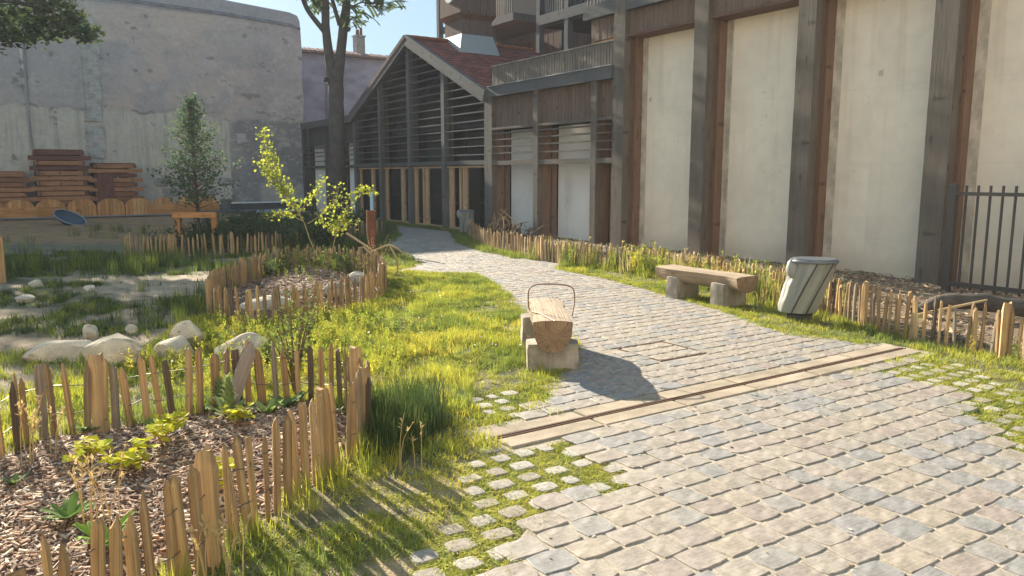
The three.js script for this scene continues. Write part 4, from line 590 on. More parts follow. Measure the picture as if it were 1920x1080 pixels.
function bagBin(label, pos, turn, lean, h, r) {
  const g = thing('bag_bin', label, 'litter bin', pos, turn, 'bag litter bins beside the path');
  const n = 64, m = 26, p = [], idx = [], uv = [];
  for (let j = 0; j <= m; j++) { const t = j / m, y = h * (0.93 - 0.83 * t); for (let i = 0; i <= n; i++) { const a = (i % n) / n * 2 * Math.PI, fold = 1 + 0.11 * (noise(Math.cos(a) * 4 + 5, Math.sin(a) * 4 + t * 0.9, 0, 0, 4) - 0.5) * 2 * Math.min(1, t * 5 + 0.3) + 0.13 * (noise(Math.cos(a) * 11 + 5, Math.sin(a) * 11 + t * 2.5, 0, 0, 14) - 0.5) + 0.05 * (noise(i * 0.3, t * 9, 0, 0, 24) - 0.5), rx = r * (1.0 - 0.10 * t - 0.10 * Math.pow(t, 10)) * fold, rz = r * 0.72 * (1 - 0.15 * t) * fold; p.push(Math.cos(a) * rx - lean * t * h, y + (t === 1 ? 0.02 : 0), Math.sin(a) * rz); uv.push(i / n, t); } }
  for (let j = 0; j < m; j++) for (let i = 0; i < n; i++) { const a = j * (n + 1) + i; idx.push(a, a + 1, a + n + 1, a + 1, a + n + 2, a + n + 1); }
  const c = p.length / 3; p.push(-lean * h, h * 0.12, 0); uv.push(0, 0); for (let i = 0; i < n; i++) idx.push(m * (n + 1) + i, m * (n + 1) + i + 1, c);
  const bg = new THREE.BufferGeometry(); bg.setAttribute('position', new THREE.Float32BufferAttribute(p, 3)); bg.setAttribute('uv', new THREE.Float32BufferAttribute(uv, 2)); bg.setIndex(idx); bg.computeVertexNormals(); obj('bag', bg, bagMat, g);
  const tuft = new THREE.SphereGeometry(0.1, 12, 10); { const pp = tuft.attributes.position; for (let i = 0; i < pp.count; i++) { const k = 1 + 0.5 * (noise3(pp.getX(i) * 22, pp.getY(i) * 22, pp.getZ(i) * 22) - 0.5); pp.setXYZ(i, pp.getX(i) * k * 0.8, pp.getY(i) * k * 1.25, pp.getZ(i) * k * 0.7); } tuft.computeVertexNormals(); } tuft.translate(-r * 0.98, h * 0.82, 0.05); obj('bag_overhang', tuft, bagMat, g);
  const lidM = new THREE.MeshStandardMaterial({ color: lin(0.14, 0.16, 0.18), roughness: 0.4, metalness: 0.4 });
  const lid = new THREE.CylinderGeometry(r * 1.04, r * 1.06, 0.03, 32); lid.scale(1, 1, 0.78); lid.translate(0, h * 0.975, 0); obj('lid', lid, lidM, g);
  const rim = new THREE.TorusGeometry(r * 1.07, 0.018, 8, 36); rim.rotateX(Math.PI / 2); rim.scale(1, 1, 0.78); rim.translate(0, h * 0.95, 0); obj('ring', rim, lidM, g);
  for (const s of [-0.15, 0.55]) obj('strap', tube([V(r * (s + 0.28), h * 0.94, r * 0.72), V(r * (s + 0.05) - lean * h * 0.35, h * 0.6, r * 0.74), V(r * (s - 0.12) - lean * h * 0.95, h * 0.12, r * 0.6)], 0.008, 16, 5), M.dark, g);
  obj('stand', tube([V(r * 0.98, h * 0.94, 0.02), V(r * 0.72 - lean * h * 0.6, h * 0.3, 0.0), V(r * 0.5 - lean * h * 0.9, -0.03, 0)], 0.014, 10, 6), M.dark, g);
  obj('foot', bx(r * 1.1, 0.05, r * 0.9, -lean * h + r * 0.15, 0.02, 0, 0), M.dark, g);
}
bagBin('leaning bag bin with a clear sack and dark lid beside the right verge', P(3.52, 8.9), -0.32, 0.24, 0.74, 0.235);
bagBin('upright grey bag bin near the glazed doors of the hall', P(-1.28, 21.7), -0.2, 0.02, 0.72, 0.2);
{ const g = thing('rust_pillar', 'rusty steel tube pillar at the corner of the sapling bed', 'pillar', P(-3.05, 16.7)); obj('tube', new THREE.CylinderGeometry(0.1, 0.1, 0.92, 24, 1, true).translate(0, 0.46, 0), Object.assign(M.rust.clone(), { side: THREE.DoubleSide }), g); obj('rim', new THREE.TorusGeometry(0.1, 0.008, 6, 24).rotateX(Math.PI / 2).translate(0, 0.92, 0), M.rust, g); obj('base_plate', new THREE.CylinderGeometry(0.14, 0.14, 0.02, 24).translate(0, 0.01, 0), M.rust, g);
  obj('bolt_hole', new THREE.CylinderGeometry(0.018, 0.018, 0.01, 10).rotateX(Math.PI / 2).translate(0.02, 0.73, 0.099), M.dark, g); }
{ const g = thing('pale_pipe', 'pale blue pipe standing up behind the rusty pillar', 'pipe', P(-3.12, 17.2)); obj('pipe', new THREE.CylinderGeometry(0.035, 0.035, 1.28, 14).translate(0, 0.64, 0), new THREE.MeshStandardMaterial({ color: lin(0.30, 0.50, 0.68), roughness: 0.5 }), g); obj('pipe_cap', new THREE.CylinderGeometry(0.03, 0.04, 0.03, 14).translate(0, 1.295, 0), new THREE.MeshStandardMaterial({ color: lin(0.6, 0.7, 0.78), roughness: 0.5 }), g); }
{ const g = thing('tree_frame', 'timber frame of two posts and a crossbar supporting the young evergreen', 'tree support', P(-7.4, 18.05)); for (const x of [-0.42, 0.43]) obj('post', bx(0.13, 0.82, 0.1, x, -0.03, 0, 1, 0.008), M.planter2, g); obj('crossbar', bx(1.02, 0.13, 0.06, 0, 0.70, 0.085, 0, 0.006), M.planter, g); obj('tie', tube([V(0, 0.8, 0.02), V(0.08, 0.8, -0.1), V(-0.06, 0.8, -0.12), V(0, 0.8, 0.02)], 0.012, 16, 5), M.dark, g); }

// ------------------------------------------------------------------ rocks, log, brushwood
function rockGeo(sx, sy, sz, k, flatTop = 0, rough = 0.5) { const q = new THREE.IcosahedronGeometry(1, 5); q.deleteAttribute('uv'); q.deleteAttribute('normal'); const g = mergeVertices(q), p = g.attributes.position, cuts = Array.from({ length: 14 }, (_, j) => { const a = hash(j, k, 1) * 6.28, u = hash(j, k, 2) * 1.6 - 0.6, w = Math.sqrt(Math.max(0, 1 - u * u)); return [Math.cos(a) * w, u, Math.sin(a) * w, 0.66 + 0.3 * hash(j, k, 3)]; }); for (let i = 0; i < p.count; i++) { const x = p.getX(i), y = p.getY(i), z = p.getZ(i), box = Math.pow(Math.pow(Math.abs(x), 3.2) + Math.pow(Math.abs(y), 3.2) + Math.pow(Math.abs(z), 3.2), -1 / 3.2), n = mixn(1, box, flatTop) * (1 + rough * (noise3(x * 1.3 + k, y * 1.3, z * 1.3 + k) - 0.5) + 0.16 * (noise3(x * 4 + k, y * 4, z * 4) - 0.5) + 0.05 * (noise3(x * 13 + k, y * 13, z * 13) - 0.5)); let vx = x * n, vy = y * n, vz = z * n; for (const [dx, dy, dz, o] of cuts) { const t = vx * dx + vy * dy + vz * dz - o; if (t > 0) { vx -= dx * t * 0.88; vy -= dy * t * 0.88; vz -= dz * t * 0.88; } } p.setXYZ(i, vx * sx, vy * sy, vz * sz); } const gn = toCreasedNormals(g, 0.35); return boxUV(gn, 0, k); }
function rock(label, x, f, sx, sy, sz, turn, k, ft = 0.5, y = 0, mat = M.limestone) { const g = rockGeo(sx * 0.66, sy * 0.8, sz * 0.7, k, ft); g.rotateY(turn); const m = obj('boulder', g, mat); m.position.set(x, y + sy * 0.34, -f); tag(m, label, 'boulder'); return m; }
rock('long flat pale boulder, left slab of the pair behind the foreground fence', -4.2, 7.05, 0.5, 0.13, 0.3, 0.1, 3, 0.95, 0.03);
rock('blocky pale boulder overlapping the long flat slab on its right', -3.62, 6.85, 0.50, 0.21, 0.28, -0.1, 9, 0.95, 0.02);
rock('large rounded boulder at the front of the stacked pair in the grass', -3.18, 7.1, 0.30, 0.17, 0.24, 0.5, 15, 0.6, 0.0);
rock('rounded boulder at the back of the stacked pair in the grass', -3.22, 7.45, 0.28, 0.19, 0.22, -0.3, 22, 0.6, 0.08);
rock('broad pale boulder behind the leaning grey board', -2.5, 7.05, 0.40, 0.20, 0.26, 0.2, 31, 0.8, 0.0);
rock('egg-shaped boulder on the bare yard behind the flat slab', -4.42, 7.9, 0.13, 0.12, 0.12, 0.4, 37, 0.4, 0.02);
rock('small rounded stone on the bare yard left of the stacked boulders', -4.1, 8.15, 0.11, 0.09, 0.10, 0.9, 41, 0.4);
rock('small flat stone in the middle of the bare earth patch', -6.2, 11.2, 0.15, 0.08, 0.12, 0.2, 45, 0.5);
rock('low stone near the left edge of the yard, nearer one', -6.6, 10.3, 0.19, 0.08, 0.14, 0.6, 49, 0.5);
rock('low stone near the left edge of the yard, farther one', -7.25, 11.6, 0.16, 0.11, 0.13, 0.1, 53, 0.5);
rock('long weathered boulder just inside the front of the sapling loop', -2.95, 9.35, 0.52, 0.13, 0.22, 0.25, 57, 0.8, 0.08);
rock('greenish boulder behind the long one inside the sapling loop', -2.42, 10.35, 0.30, 0.14, 0.22, 0.5, 61, 0.7, 0.1, M.granite);
rock('round boulder near the right corner post of the sapling loop', -2.35, 11.6, 0.22, 0.14, 0.2, 0.2, 65, 0.5, 0.08, M.granite);
{ const g = limb([V(-0.75, 0.02, 0.15), V(-0.4, 0.16, 0.05), V(0, 0.16, 0), V(0.45, 0.1, 0.02), V(0.9, 0.09, 0.1)], [0.06, 0.09, 0.1, 0.1, 0.09], 12, 0.2); const t = thing('fallen_log', 'dark curved fallen log lying behind the right picket fence by the railing', 'log', P(5.45, 8.75, 0.08), -0.35); obj('trunk', g, M.bark, t); obj('trunk', limb([V(0.5, 0.02, 0.25), V(1.0, 0.14, 0.2), V(1.5, 0.1, 0.2)], [0.07, 0.09, 0.08], 10, 0.2), M.bark, t); obj('branch', limb([V(-0.9, 0.0, 0.5), V(-0.4, 0.14, 0.4), V(-0.05, 0.24, 0.35)], [0.02, 0.018, 0.012], 6), M.paleTwig, t); }
{ const t = thing('brush_pile', 'heap of dead branches and dry leaves at the far end of the long fence', 'brushwood', P(-0.35, 20.3)); const a = []; for (let k = 0; k < 46; k++) { const b = rr(0, 6.28), l = rr(0.3, 0.9), x = rr(-0.4, 1.0), z = rr(-0.7, 0.9); a.push(norm(limb([V(x, 0, z), V(x + Math.cos(b) * l * 0.4, rr(0.15, 0.5) * (1 - x * 0.4), z + Math.sin(b) * l * 0.4), V(x + Math.cos(b) * l, rr(0.05, 0.5), z + Math.sin(b) * l)], [0.02, 0.013, 0.006], 5))); } obj('branches', a, M.twig, t, 'stuff'); const b2 = []; for (let k = 0; k < 14; k++) { const x = rr(-0.2, 0.5), z = rr(-0.2, 0.7), s = rr(0.4, 0.85); b2.push(norm(limb([V(x, 0.1, z), V(x + rr(-0.2, 0.2), s * 0.6, z + rr(-0.2, 0.2)), V(x + rr(-0.3, 0.3), s, z + rr(-0.3, 0.3))], [0.022, 0.016, 0.01], 5))); } obj('pale_branches', b2, M.paleTwig, t, 'stuff'); }
{ const t = thing('dead_branch', 'dry bleached branch leaning on the loop fence below the rusty pillar', 'branch', P(-2.35, 13.0)); const a = []; for (const [p0, p1, p2] of [[V(-0.45, 0.72, 0), V(0, 0.42, 0.05), V(0.25, 0.2, 0.1)], [V(0, 0.42, 0.05), V(0.3, 0.52, 0.1), V(0.6, 0.34, 0.15)], [V(-0.15, 0.5, 0.1), V(0.05, 0.3, 0.2), V(0.1, 0.0, 0.2)], [V(0.3, 0.5, 0.1), V(0.42, 0.25, 0.12), V(0.4, 0.0, 0.1)]]) a.push(norm(limb([p0, p1, p2], [0.02, 0.018, 0.012], 6))); obj('branch', a, M.paleTwig, t); }

// ------------------------------------------------------------------ foliage
function leafGeo(fold = 0.12, w = 0.5) { const g = new THREE.BufferGeometry(); g.setAttribute('position', new THREE.Float32BufferAttribute([0, 0, 0, 0, 1, -0.12, -w, 0.48, fold, 0, 0, 0, w, 0.48, fold, 0, 1, -0.12], 3)); g.computeVertexNormals(); return g; }
const leafG = leafGeo(), narrowLeafG = leafGeo(0.06, 0.22);
const TMP = { m: new THREE.Matrix4(), q: new THREE.Quaternion(), e: new THREE.Euler(), c: new THREE.Color() };
function scatter(name, geo, mat, list, parent) { // list of {p, e:[x,y,z], s or [sx, sy, sz], c}
  if (parent !== scene) { // a crown or a plant's foliage: one real mesh, so that it is a part of its plant
    const src = norm(geo), n = src.attributes.position.count, pos = new Float32Array(n * 3 * list.length), nor = new Float32Array(n * 3 * list.length), col = new Float32Array(n * 3 * list.length), v = V(0, 0, 0);
    list.forEach((o, i) => { TMP.e.set(...o.e, 'YXZ'); TMP.q.setFromEuler(TMP.e); const k = Array.isArray(o.s) ? V(...o.s) : V(o.s, o.s, o.s); TMP.m.compose(o.p, TMP.q, k); for (let j = 0; j < n; j++) { const a = (i * n + j) * 3; v.fromBufferAttribute(src.attributes.position, j).applyMatrix4(TMP.m).toArray(pos, a); v.fromBufferAttribute(src.attributes.normal, j).applyQuaternion(TMP.q).toArray(nor, a); col[a] = o.c[0]; col[a + 1] = o.c[1]; col[a + 2] = o.c[2]; } });
    const g = new THREE.BufferGeometry(); g.setAttribute('position', new THREE.BufferAttribute(pos, 3)); g.setAttribute('normal', new THREE.BufferAttribute(nor, 3)); g.setAttribute('color', new THREE.BufferAttribute(col, 3)); mat.vertexColors = true; const m = shade(new THREE.Mesh(g, mat)); m.name = name; parent.add(m); return m;
  }
  const im = new THREE.InstancedMesh(geo, mat, list.length); list.forEach((o, i) => { TMP.e.set(...o.e, 'YXZ'); TMP.q.setFromEuler(TMP.e); const s = Array.isArray(o.s) ? V(...o.s) : V(o.s, o.s, o.s); im.setMatrixAt(i, TMP.m.compose(o.p, TMP.q, s)); im.setColorAt(i, TMP.c.setRGB(...o.c)); }); im.name = parent === scene ? numbered(name) : name; shade(im); parent.add(im); return im;
}
const jit = (c, k = 0.25) => { const f = rr(1 - k, 1 + k), h = rr(-0.12, 0.12); return [c[0] * f * (1 + h), c[1] * f, c[2] * f * (1 - h)]; };
{ // young evergreen
  const g = thing('young_evergreen_tree', 'young dense evergreen tree with a slim trunk held by a timber frame', 'tree', P(-7.35, 18.0));
  obj('trunk', limb([V(0, -0.05, -0.05), V(0.01, 0.9, -0.05), V(-0.02, 2.0, -0.03), V(0.0, 3.2, 0)], [0.045, 0.04, 0.025, 0.008], 8), M.bark, g);
  const leaves = [], br = [];
  for (let k = 0; k < 120; k++) { const y = 1.0 + 2.45 * Math.pow(k / 120, 0.95), a = k * 2.4 + rr(-0.4, 0.4), rad = (y < 1.35 ? 0.85 : 1.0 * Math.pow(clamp((3.6 - y) / 2.3), 0.95)) * rr(0.45, 1.12) * (0.75 + 0.5 * noise(a * 1.1, y * 1.6, 0, 0, 19)), up = rr(0.1, 0.4), e = V(Math.cos(a) * rad, y + up * rad, Math.sin(a) * rad), s0 = V(0, y - 0.1, 0); br.push(norm(limb([s0, s0.clone().lerp(e, 0.5).add(V(0, 0.03, 0)), e], [0.012, 0.008, 0.003], 4)));
    const nl = Math.round(12 + 21 * rad); for (let i = 0; i < nl; i++) { const t = Math.pow(rnd(), 0.6), q = s0.clone().lerp(e, 0.15 + 0.9 * t), sp = 0.05 + 0.09 * t; q.add(V(rr(-sp, sp), rr(-sp, sp), rr(-sp, sp))); leaves.push({ p: q, e: [rr(-1.4, 0.6), rr(0, 6.28), rr(-0.6, 0.6)], s: rr(0.05, 0.085), c: jit(pick([[0.10, 0.16, 0.085], [0.08, 0.13, 0.075], [0.14, 0.20, 0.10]]), 0.3) }); } }
  obj('branches', br, M.twig, g); scatter('crown', leafG, leafMat({ transmission: 0.35 }), leaves, g);
}
function sapling(label, pos, stems, nl, name = 'leafy_sapling') {
  const g = thing(name, label, 'sapling', pos), st = [], leaves = [];
  for (const { pts, r, leafy, dens } of stems) { const v = pts.map((p) => V(...p)); st.push(norm(limb(v, [r, r * 0.7, r * 0.35], 6))); const c = new THREE.CatmullRomCurve3(v); const n = Math.round(c.getLength() * dens * 1.0); for (let i = 0; i < n; i++) { const t = mixn(leafy, 1.02, rnd()), q = c.getPoint(Math.min(1, t)), sp = rr(0.03, 0.17); const a = rr(0, 6.28), b = rr(-1, 1); q.add(V(Math.cos(a) * sp, b * sp * 0.7, Math.sin(a) * sp)); leaves.push({ p: q, e: [rr(-1.8, 0.4), rr(0, 6.28), rr(-0.7, 0.7)], s: rr(0.038, 0.066), c: jit([0.34, 0.38, 0.05], 0.3) }); } }
  obj('stem', st, M.paleTwig, g); scatter('foliage', leafG, leafMat({ transmission: 0.55 }), leaves, g);
}
// F about 15: a pixel of the photo is 1.05 cm here
sapling('tall lime-green sapling leaning left inside the loop fence', P(-3.78, 15.0), [
  { pts: [[0, 0, 0], [-0.16, 0.42, 0], [-0.28, 0.8, 0], [-0.4, 1.05, 0.05]], r: 0.014, leafy: 0.9, dens: 30 }, { pts: [[-0.28, 0.8, 0], [-0.55, 1.3, 0.05], [-0.85, 1.8, 0], [-0.98, 2.55, -0.05]], r: 0.011, leafy: 0.15, dens: 240 }, { pts: [[-0.5, 1.2, 0], [-0.75, 1.6, 0.15], [-0.78, 2.05, 0.2]], r: 0.008, leafy: 0.1, dens: 230 },
  { pts: [[-0.55, 1.3, 0], [-0.9, 1.6, -0.1], [-1.15, 1.95, -0.15]], r: 0.008, leafy: 0.1, dens: 200 }, { pts: [[-0.35, 0.95, 0], [-0.15, 1.2, 0.1], [0.05, 1.35, 0.1], [0.12, 1.62, 0.1]], r: 0.008, leafy: 0.2, dens: 150 }, { pts: [[-0.28, 0.8, 0], [-0.6, 0.95, 0.1], [-0.98, 0.86, 0.1]], r: 0.008, leafy: 0.2, dens: 150 }, { pts: [[-0.2, 0.75, 0], [0.1, 0.95, -0.1], [0.32, 1.15, -0.1], [0.42, 1.5, -0.1]], r: 0.008, leafy: 0.25, dens: 110 }], 0);
sapling('shorter lime-green sapling spreading right towards the rusty pillar', P(-3.5, 14.7), [
  { pts: [[0, 0, 0], [0.08, 0.35, 0], [0.14, 0.62, 0], [0.2, 0.85, 0]], r: 0.012, leafy: 0.6, dens: 90 }, { pts: [[0.14, 0.62, 0], [0.34, 0.95, 0.05], [0.5, 1.25, 0.1]], r: 0.008, leafy: 0.1, dens: 130 }, { pts: [[0.3, 0.95, 0], [0.45, 1.3, 0.05], [0.72, 1.42, 0.1], [0.92, 1.34, 0.1]], r: 0.007, leafy: 0.35, dens: 110 }, { pts: [[0.1, 0.6, 0], [-0.05, 0.75, 0.1], [-0.16, 0.9, 0.1]], r: 0.007, leafy: 0.2, dens: 130 }, { pts: [[0.14, 0.6, 0], [0.35, 0.72, 0.1], [0.55, 0.86, 0.1]], r: 0.007, leafy: 0.2, dens: 120 }], 0);
// big tree in front of the hall; photo px there are 1 / 54 m
{
  const T = (x, y, z = 0) => V((x - 632) / 54, (420 - y) / 54, z), R = (d) => d / 108;
  const g = thing('tall_forked_tree', 'tall forked tree with a bare grey trunk standing before the gabled hall', 'tree', P(-6.06, 26.7));
  obj('trunk', [limb([T(632, 432), T(633, 360), T(636, 260), T(638, 180), T(636, 140)], [R(36), R(32), R(29), R(27), R(27)], 14), limb([T(632, 165), T(628, 120), T(623, 70), T(624, 30), T(624, -60), T(618, -150)], [R(20), R(17), R(14), R(10.5), R(9), R(4)], 12), limb([T(641, 165), T(648, 115), T(654, 70), T(661, 30), T(664, -50), T(672, -140)], [R(20), R(18), R(17), R(13), R(10), R(4)], 12)], M.bark, g);
  obj('limb', limb([T(620, 72), T(606, 55), T(590, 32), T(581, 5), T(574, -50), T(560, -120)], [R(10), R(9), R(8.5), R(8), R(6), R(3)], 10), M.bark, g);
  obj('limb', limb([T(648, 62), T(641, 35), T(634, 8), T(622, -40), T(610, -100)], [R(8), R(7), R(6), R(5), R(2)], 8), M.bark, g);
  obj('limb', limb([T(664, 35, 0), T(690, 25, 0.2), T(720, 28, 0.4), T(745, 15, 0.5)], [R(3.5), R(2.5), R(2), R(1)], 6), M.bark, g);
  obj('knot', new THREE.SphereGeometry(0.11, 10, 8).scale(1, 0.8, 1).translate(-0.16, (420 - 158) / 54, 0.22), M.bark, g); obj('knot', new THREE.SphereGeometry(0.09, 10, 8).translate((664 - 632) / 54, (420 - 69) / 54, 0.05), M.bark, g);
  const lf = []; for (let k = 0; k < 7; k++) for (const s of [-1, 1]) { const q = narrowLeafG.clone(); q.scale(0.16, 0.16, 0.16); q.rotateZ(s * 1.0); q.translate(0, 0.04 + k * 0.055, 0); lf.push(q); } const spray = mergeGeometries(lf); { const p = spray.attributes.position; for (let i = 0; i < p.count; i++) p.setZ(i, p.getZ(i) - 0.9 * p.getY(i) * p.getY(i)); spray.computeVertexNormals(); }
  const list = []; const put = (x0, x1, y0, y1, n) => { for (let i = 0; i < n; i++) { const q = T(rr(x0, x1), rr(y0, y1), rr(-0.8, 0.8)); list.push({ p: q, e: [rr(-2.0, -0.7), rr(0, 6.28), rr(-0.4, 0.4)], s: rr(0.7, 1.15), c: jit([0.10, 0.15, 0.05], 0.35) }); } };
  put(585, 618, 0, 28, 26); put(640, 662, 25, 50, 12); put(662, 700, -5, 28, 40); put(690, 753, -5, 34, 46); put(664, 698, 38, 58, 16); put(600, 650, -20, 12, 30); put(575, 760, -60, -5, 120); put(540, 740, -170, -60, 120);
  scatter('crown', spray, leafMat({ transmission: 0.4 }), list, g);
}
{ // tree beyond the left edge, its crown hanging into the picture
  const g = thing('overhanging_tree', 'leafy branches of a tree hanging in at the top left corner', 'tree', P(-17.2, 22.6));
  obj('trunk', limb([V(0, -0.1, 0), V(0.1, 3, 0), V(0.3, 6, 0), V(0.6, 9, 0)], [0.28, 0.24, 0.2, 0.1], 12), M.bark, g); obj('limb', limb([V(0.2, 4.8, 0), V(1.2, 6.0, 0.1), V(2.9, 6.5, 0.2), V(4.9, 6.0, 0.2)], [0.12, 0.09, 0.06, 0.02], 8), M.bark, g); obj('limb', limb([V(0.3, 5.5, 0), V(1.2, 7.2, -0.6), V(2.4, 8.4, -1)], [0.1, 0.07, 0.02], 8), M.bark, g);
  const list = []; const put = (cx, cy, cz, r, ry, n) => { for (let i = 0; i < n * 0.8; i++) { const a = rr(0, 6.28), u = rr(-1, 1), q = Math.pow(rnd(), 0.45), s = Math.sqrt(1 - u * u); const lx = cx + Math.cos(a) * s * q * r, ly = cy + u * q * ry, lz = cz + Math.sin(a) * s * q * r; if (noise3(lx * 2.6, ly * 3.2, lz * 2.6) < 0.48) continue; list.push({ p: V(lx, ly, lz), e: [rr(-2.2, -0.3), rr(0, 6.28), rr(-0.8, 0.8)], s: rr(0.13, 0.22), c: jit([0.09, 0.13, 0.05], 0.4) }); } };
  put(2.3, 5.9, 0, 1.4, 0.8, 1900); put(3.6, 5.75, 0.3, 1.0, 0.7, 1300); put(4.5, 6.0, 0, 0.7, 0.5, 700); put(5.3, 5.6, 0.2, 0.5, 0.22, 170); put(3.5, 6.6, 0, 1.3, 0.7, 1200); put(1.8, 8.0, -0.6, 1.4, 0.9, 1500); put(0.2, 7.6, 0.2, 1.6, 1.2, 1500); put(0.6, 6.0, 0.6, 1.0, 0.6, 500); put(3.2, 7.6, -0.8, 1.0, 0.6, 600);
  scatter('crown', leafG, leafMat({ transmission: 0.35 }), list, g);
}
// grass: one tuft of curved blades, scattered with its own size and tone
function tuftGeo(n, spread, lean, wid) { const pos = [], idx = []; for (let k = 0; k < n; k++) { const a = rr(0, 6.28), r = spread * Math.sqrt(rnd()), x = Math.cos(a) * r, z = Math.sin(a) * r, d = rr(0, 6.28), l = rr(0.2, 1) * lean, h = rr(0.55, 1), w = wid * rr(0.7, 1.2), cx = -Math.sin(d) * w, cz = Math.cos(d) * w, dx = Math.cos(d), dz = Math.sin(d), b = pos.length / 3; pos.push(x - cx, 0, z - cz, x + cx, 0, z + cz, x + dx * l * 0.3 - cx * 0.8, h * 0.55, z + dz * l * 0.3 - cz * 0.8, x + dx * l * 0.3 + cx * 0.8, h * 0.55, z + dz * l * 0.3 + cz * 0.8, x + dx * l, h, z + dz * l); idx.push(b, b + 1, b + 3, b, b + 3, b + 2, b + 2, b + 3, b + 4); } const g = new THREE.BufferGeometry(); g.setAttribute('position', new THREE.Float32BufferAttribute(pos, 3)); g.setIndex(idx); g.computeVertexNormals(); return g; }
const shortTuft = tuftGeo(16, 0.75, 0.8, 0.035), midTuft = tuftGeo(16, 0.28, 0.45, 0.012), weedTuft = (() => { const parts = []; for (let k = 0; k < 7; k++) { const a = rr(0, 6.28), l = rr(0.05, 0.3), h = rr(0.6, 1); const top = V(Math.cos(a) * l, h, Math.sin(a) * l); for (let i = 0; i < 8; i++) { const t = rr(0.25, 1), q = narrowLeafG.clone(); q.scale(0.13, 0.13, 0.13); q.rotateX(rr(-1.6, -0.2)); q.rotateY(rr(0, 6.28)); q.translate(top.x * t + rr(-0.02, 0.02), h * t, top.z * t + rr(-0.02, 0.02)); parts.push(q); } } return mergeGeometries(parts); })();
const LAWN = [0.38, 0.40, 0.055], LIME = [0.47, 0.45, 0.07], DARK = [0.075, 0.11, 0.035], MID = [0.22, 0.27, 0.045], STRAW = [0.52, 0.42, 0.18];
function sow(name, label, geo, tries, box, accept, size, colors, category = 'grass') {
  const list = []; for (let i = 0; i < tries; i++) { const x = rr(box[0], box[1]), f = rr(box[2], box[3]), d = accept(x, f); if (d <= 0 || rnd() > d) continue; const h = rr(...size(x, f)), c = colors(x, f); list.push({ p: V(x, groundHeight(x, f) - 0.005, -f), e: [rr(-0.12, 0.12), rr(0, 6.28), rr(-0.12, 0.12)], s: geo === shortTuft ? [rr(0.07, 0.11), h, rr(0.07, 0.11)] : geo === midTuft ? [h * 0.55 + 0.05, h, h * 0.55 + 0.05] : [h, h, h], c: jit(c, 0.28) }); }
  return tag(scatter(name, geo, M.grass, list, scene), label, category, null, 'stuff');
}
const edgeD = (x, f) => Math.min(distPoly(x, f, PATH), distPoly(x, f, FORE));
const free0 = (x, f) => !onChannel(x, f) && !inPoly(x, f, BED_A) && !inPoly(x, f, BED_B) && !inPoly(x, f, BED_D);
const free = (x, f) => !onPath(x, f) && !onChannel(x, f) && !inPoly(x, f, BED_A) && !inPoly(x, f, BED_B) && !inPoly(x, f, BED_D);
const pn = (x, f, s = 1, k = 0) => fbm(x * s, f * s, 4, 0, 0, 200 + k);
sow('lawn_grass', 'short bright lawn between the foreground bed and the path', shortTuft, 30000, [-3.7, 1.3, 2.6, 14.3], (x, f) => { if (!free(x, f)) return 0; if (inPoly(x, f, SMALL_L) || inPoly(x, f, SMALL_F)) return 0.75; if (f < 4.6) return sst(0.38, 0.58, pn(x, f, 3.5, 1)) * 1.0 + (x > -0.5 ? 0.5 : 0.05); return 0.25 + sst(0.3, 0.5, pn(x, f, 2, 2)); }, (x, f) => inPoly(x, f, SMALL_L) || inPoly(x, f, SMALL_F) ? [0.016, 0.034] : f < 4.6 ? [0.02, 0.05] : [0.035, 0.035 + 0.10 * sst(0.35, 0.65, pn(x, f, 1.6, 3))], (x, f) => { const n = pn(x, f, 1.3, 4); return n > 0.57 ? LIME : n < 0.4 ? MID : LAWN; });
sow('joint_grass', 'short grass filling the wide joints between the small setts', shortTuft, 26000, [-0.6, 4.2, 2.4, 7.0], (x, f) => (inPoly(x, f, SMALL_L) || inPoly(x, f, SMALL_R) || inPoly(x, f, SMALL_F)) && !onChannel(x, f) && !onPath(x, f) ? 0.75 : 0, (x, f) => x > 2.8 ? [0.018, 0.042] : [0.014, 0.030], () => pick([LAWN, MID, LIME]));
sow('edge_grass', 'ragged grass creeping over the edges of the cobbles', shortTuft, 60000, [-2.2, 4.3, 2.6, 15], (x, f) => { if (!free0(x, f) || Math.abs(chP(x, f)) < 0.35 || inPoly(x, f, SMALL_L) || inPoly(x, f, SMALL_R)) return 0; const d = edgeD(x, f), ins = onPath(x, f); return ins ? sst(0.14, 0.0, d) * sst(0.4, 0.55, pn(x, f, 3, 21)) : sst(0.3, 0.05, d) * 0.9; }, () => [0.02, 0.06], () => pick([LAWN, MID, LIME]));
sow('lawn_tufts', 'longer grass tufts scattered through the bright lawn', midTuft, 9000, [-3.7, 1.1, 2.6, 14.3], (x, f) => { if (!free(x, f) || inPoly(x, f, SMALL_L)) return 0; const dA = distPoly(x, f, FA, false); return 0.9 * sst(0.56, 0.66, pn(x, f, 2.2, 5)) * (f < 4.4 ? 0.35 : 1) + 0.9 * sst(0.28, 0.08, dA) * (x > -1.6 ? 1 : 0.7) + (Math.hypot(x - 0.35, (f - 6.8) / 1.4) < 0.62 && x < 0.75 ? 0.5 : 0); }, (x, f) => { const dA = distPoly(x, f, FA, false); return dA < 0.3 ? [0.10, 0.26] : [0.07, 0.16]; }, (x, f) => pn(x, f, 1.3, 4) > 0.5 ? LAWN : MID);
sow('tall_grass', 'tall dark green grass clump outside the tip of the foreground fence', midTuft, 420, [-1.15, -0.45, 4.35, 5.9], (x, f) => free(x, f) ? sst(1.0, 0.4, Math.hypot((x + 0.76) / 0.34, (f - 5.05) / 0.75)) : 0, () => [0.18, 0.40], () => pick([DARK, [0.05, 0.09, 0.02], DARK]));
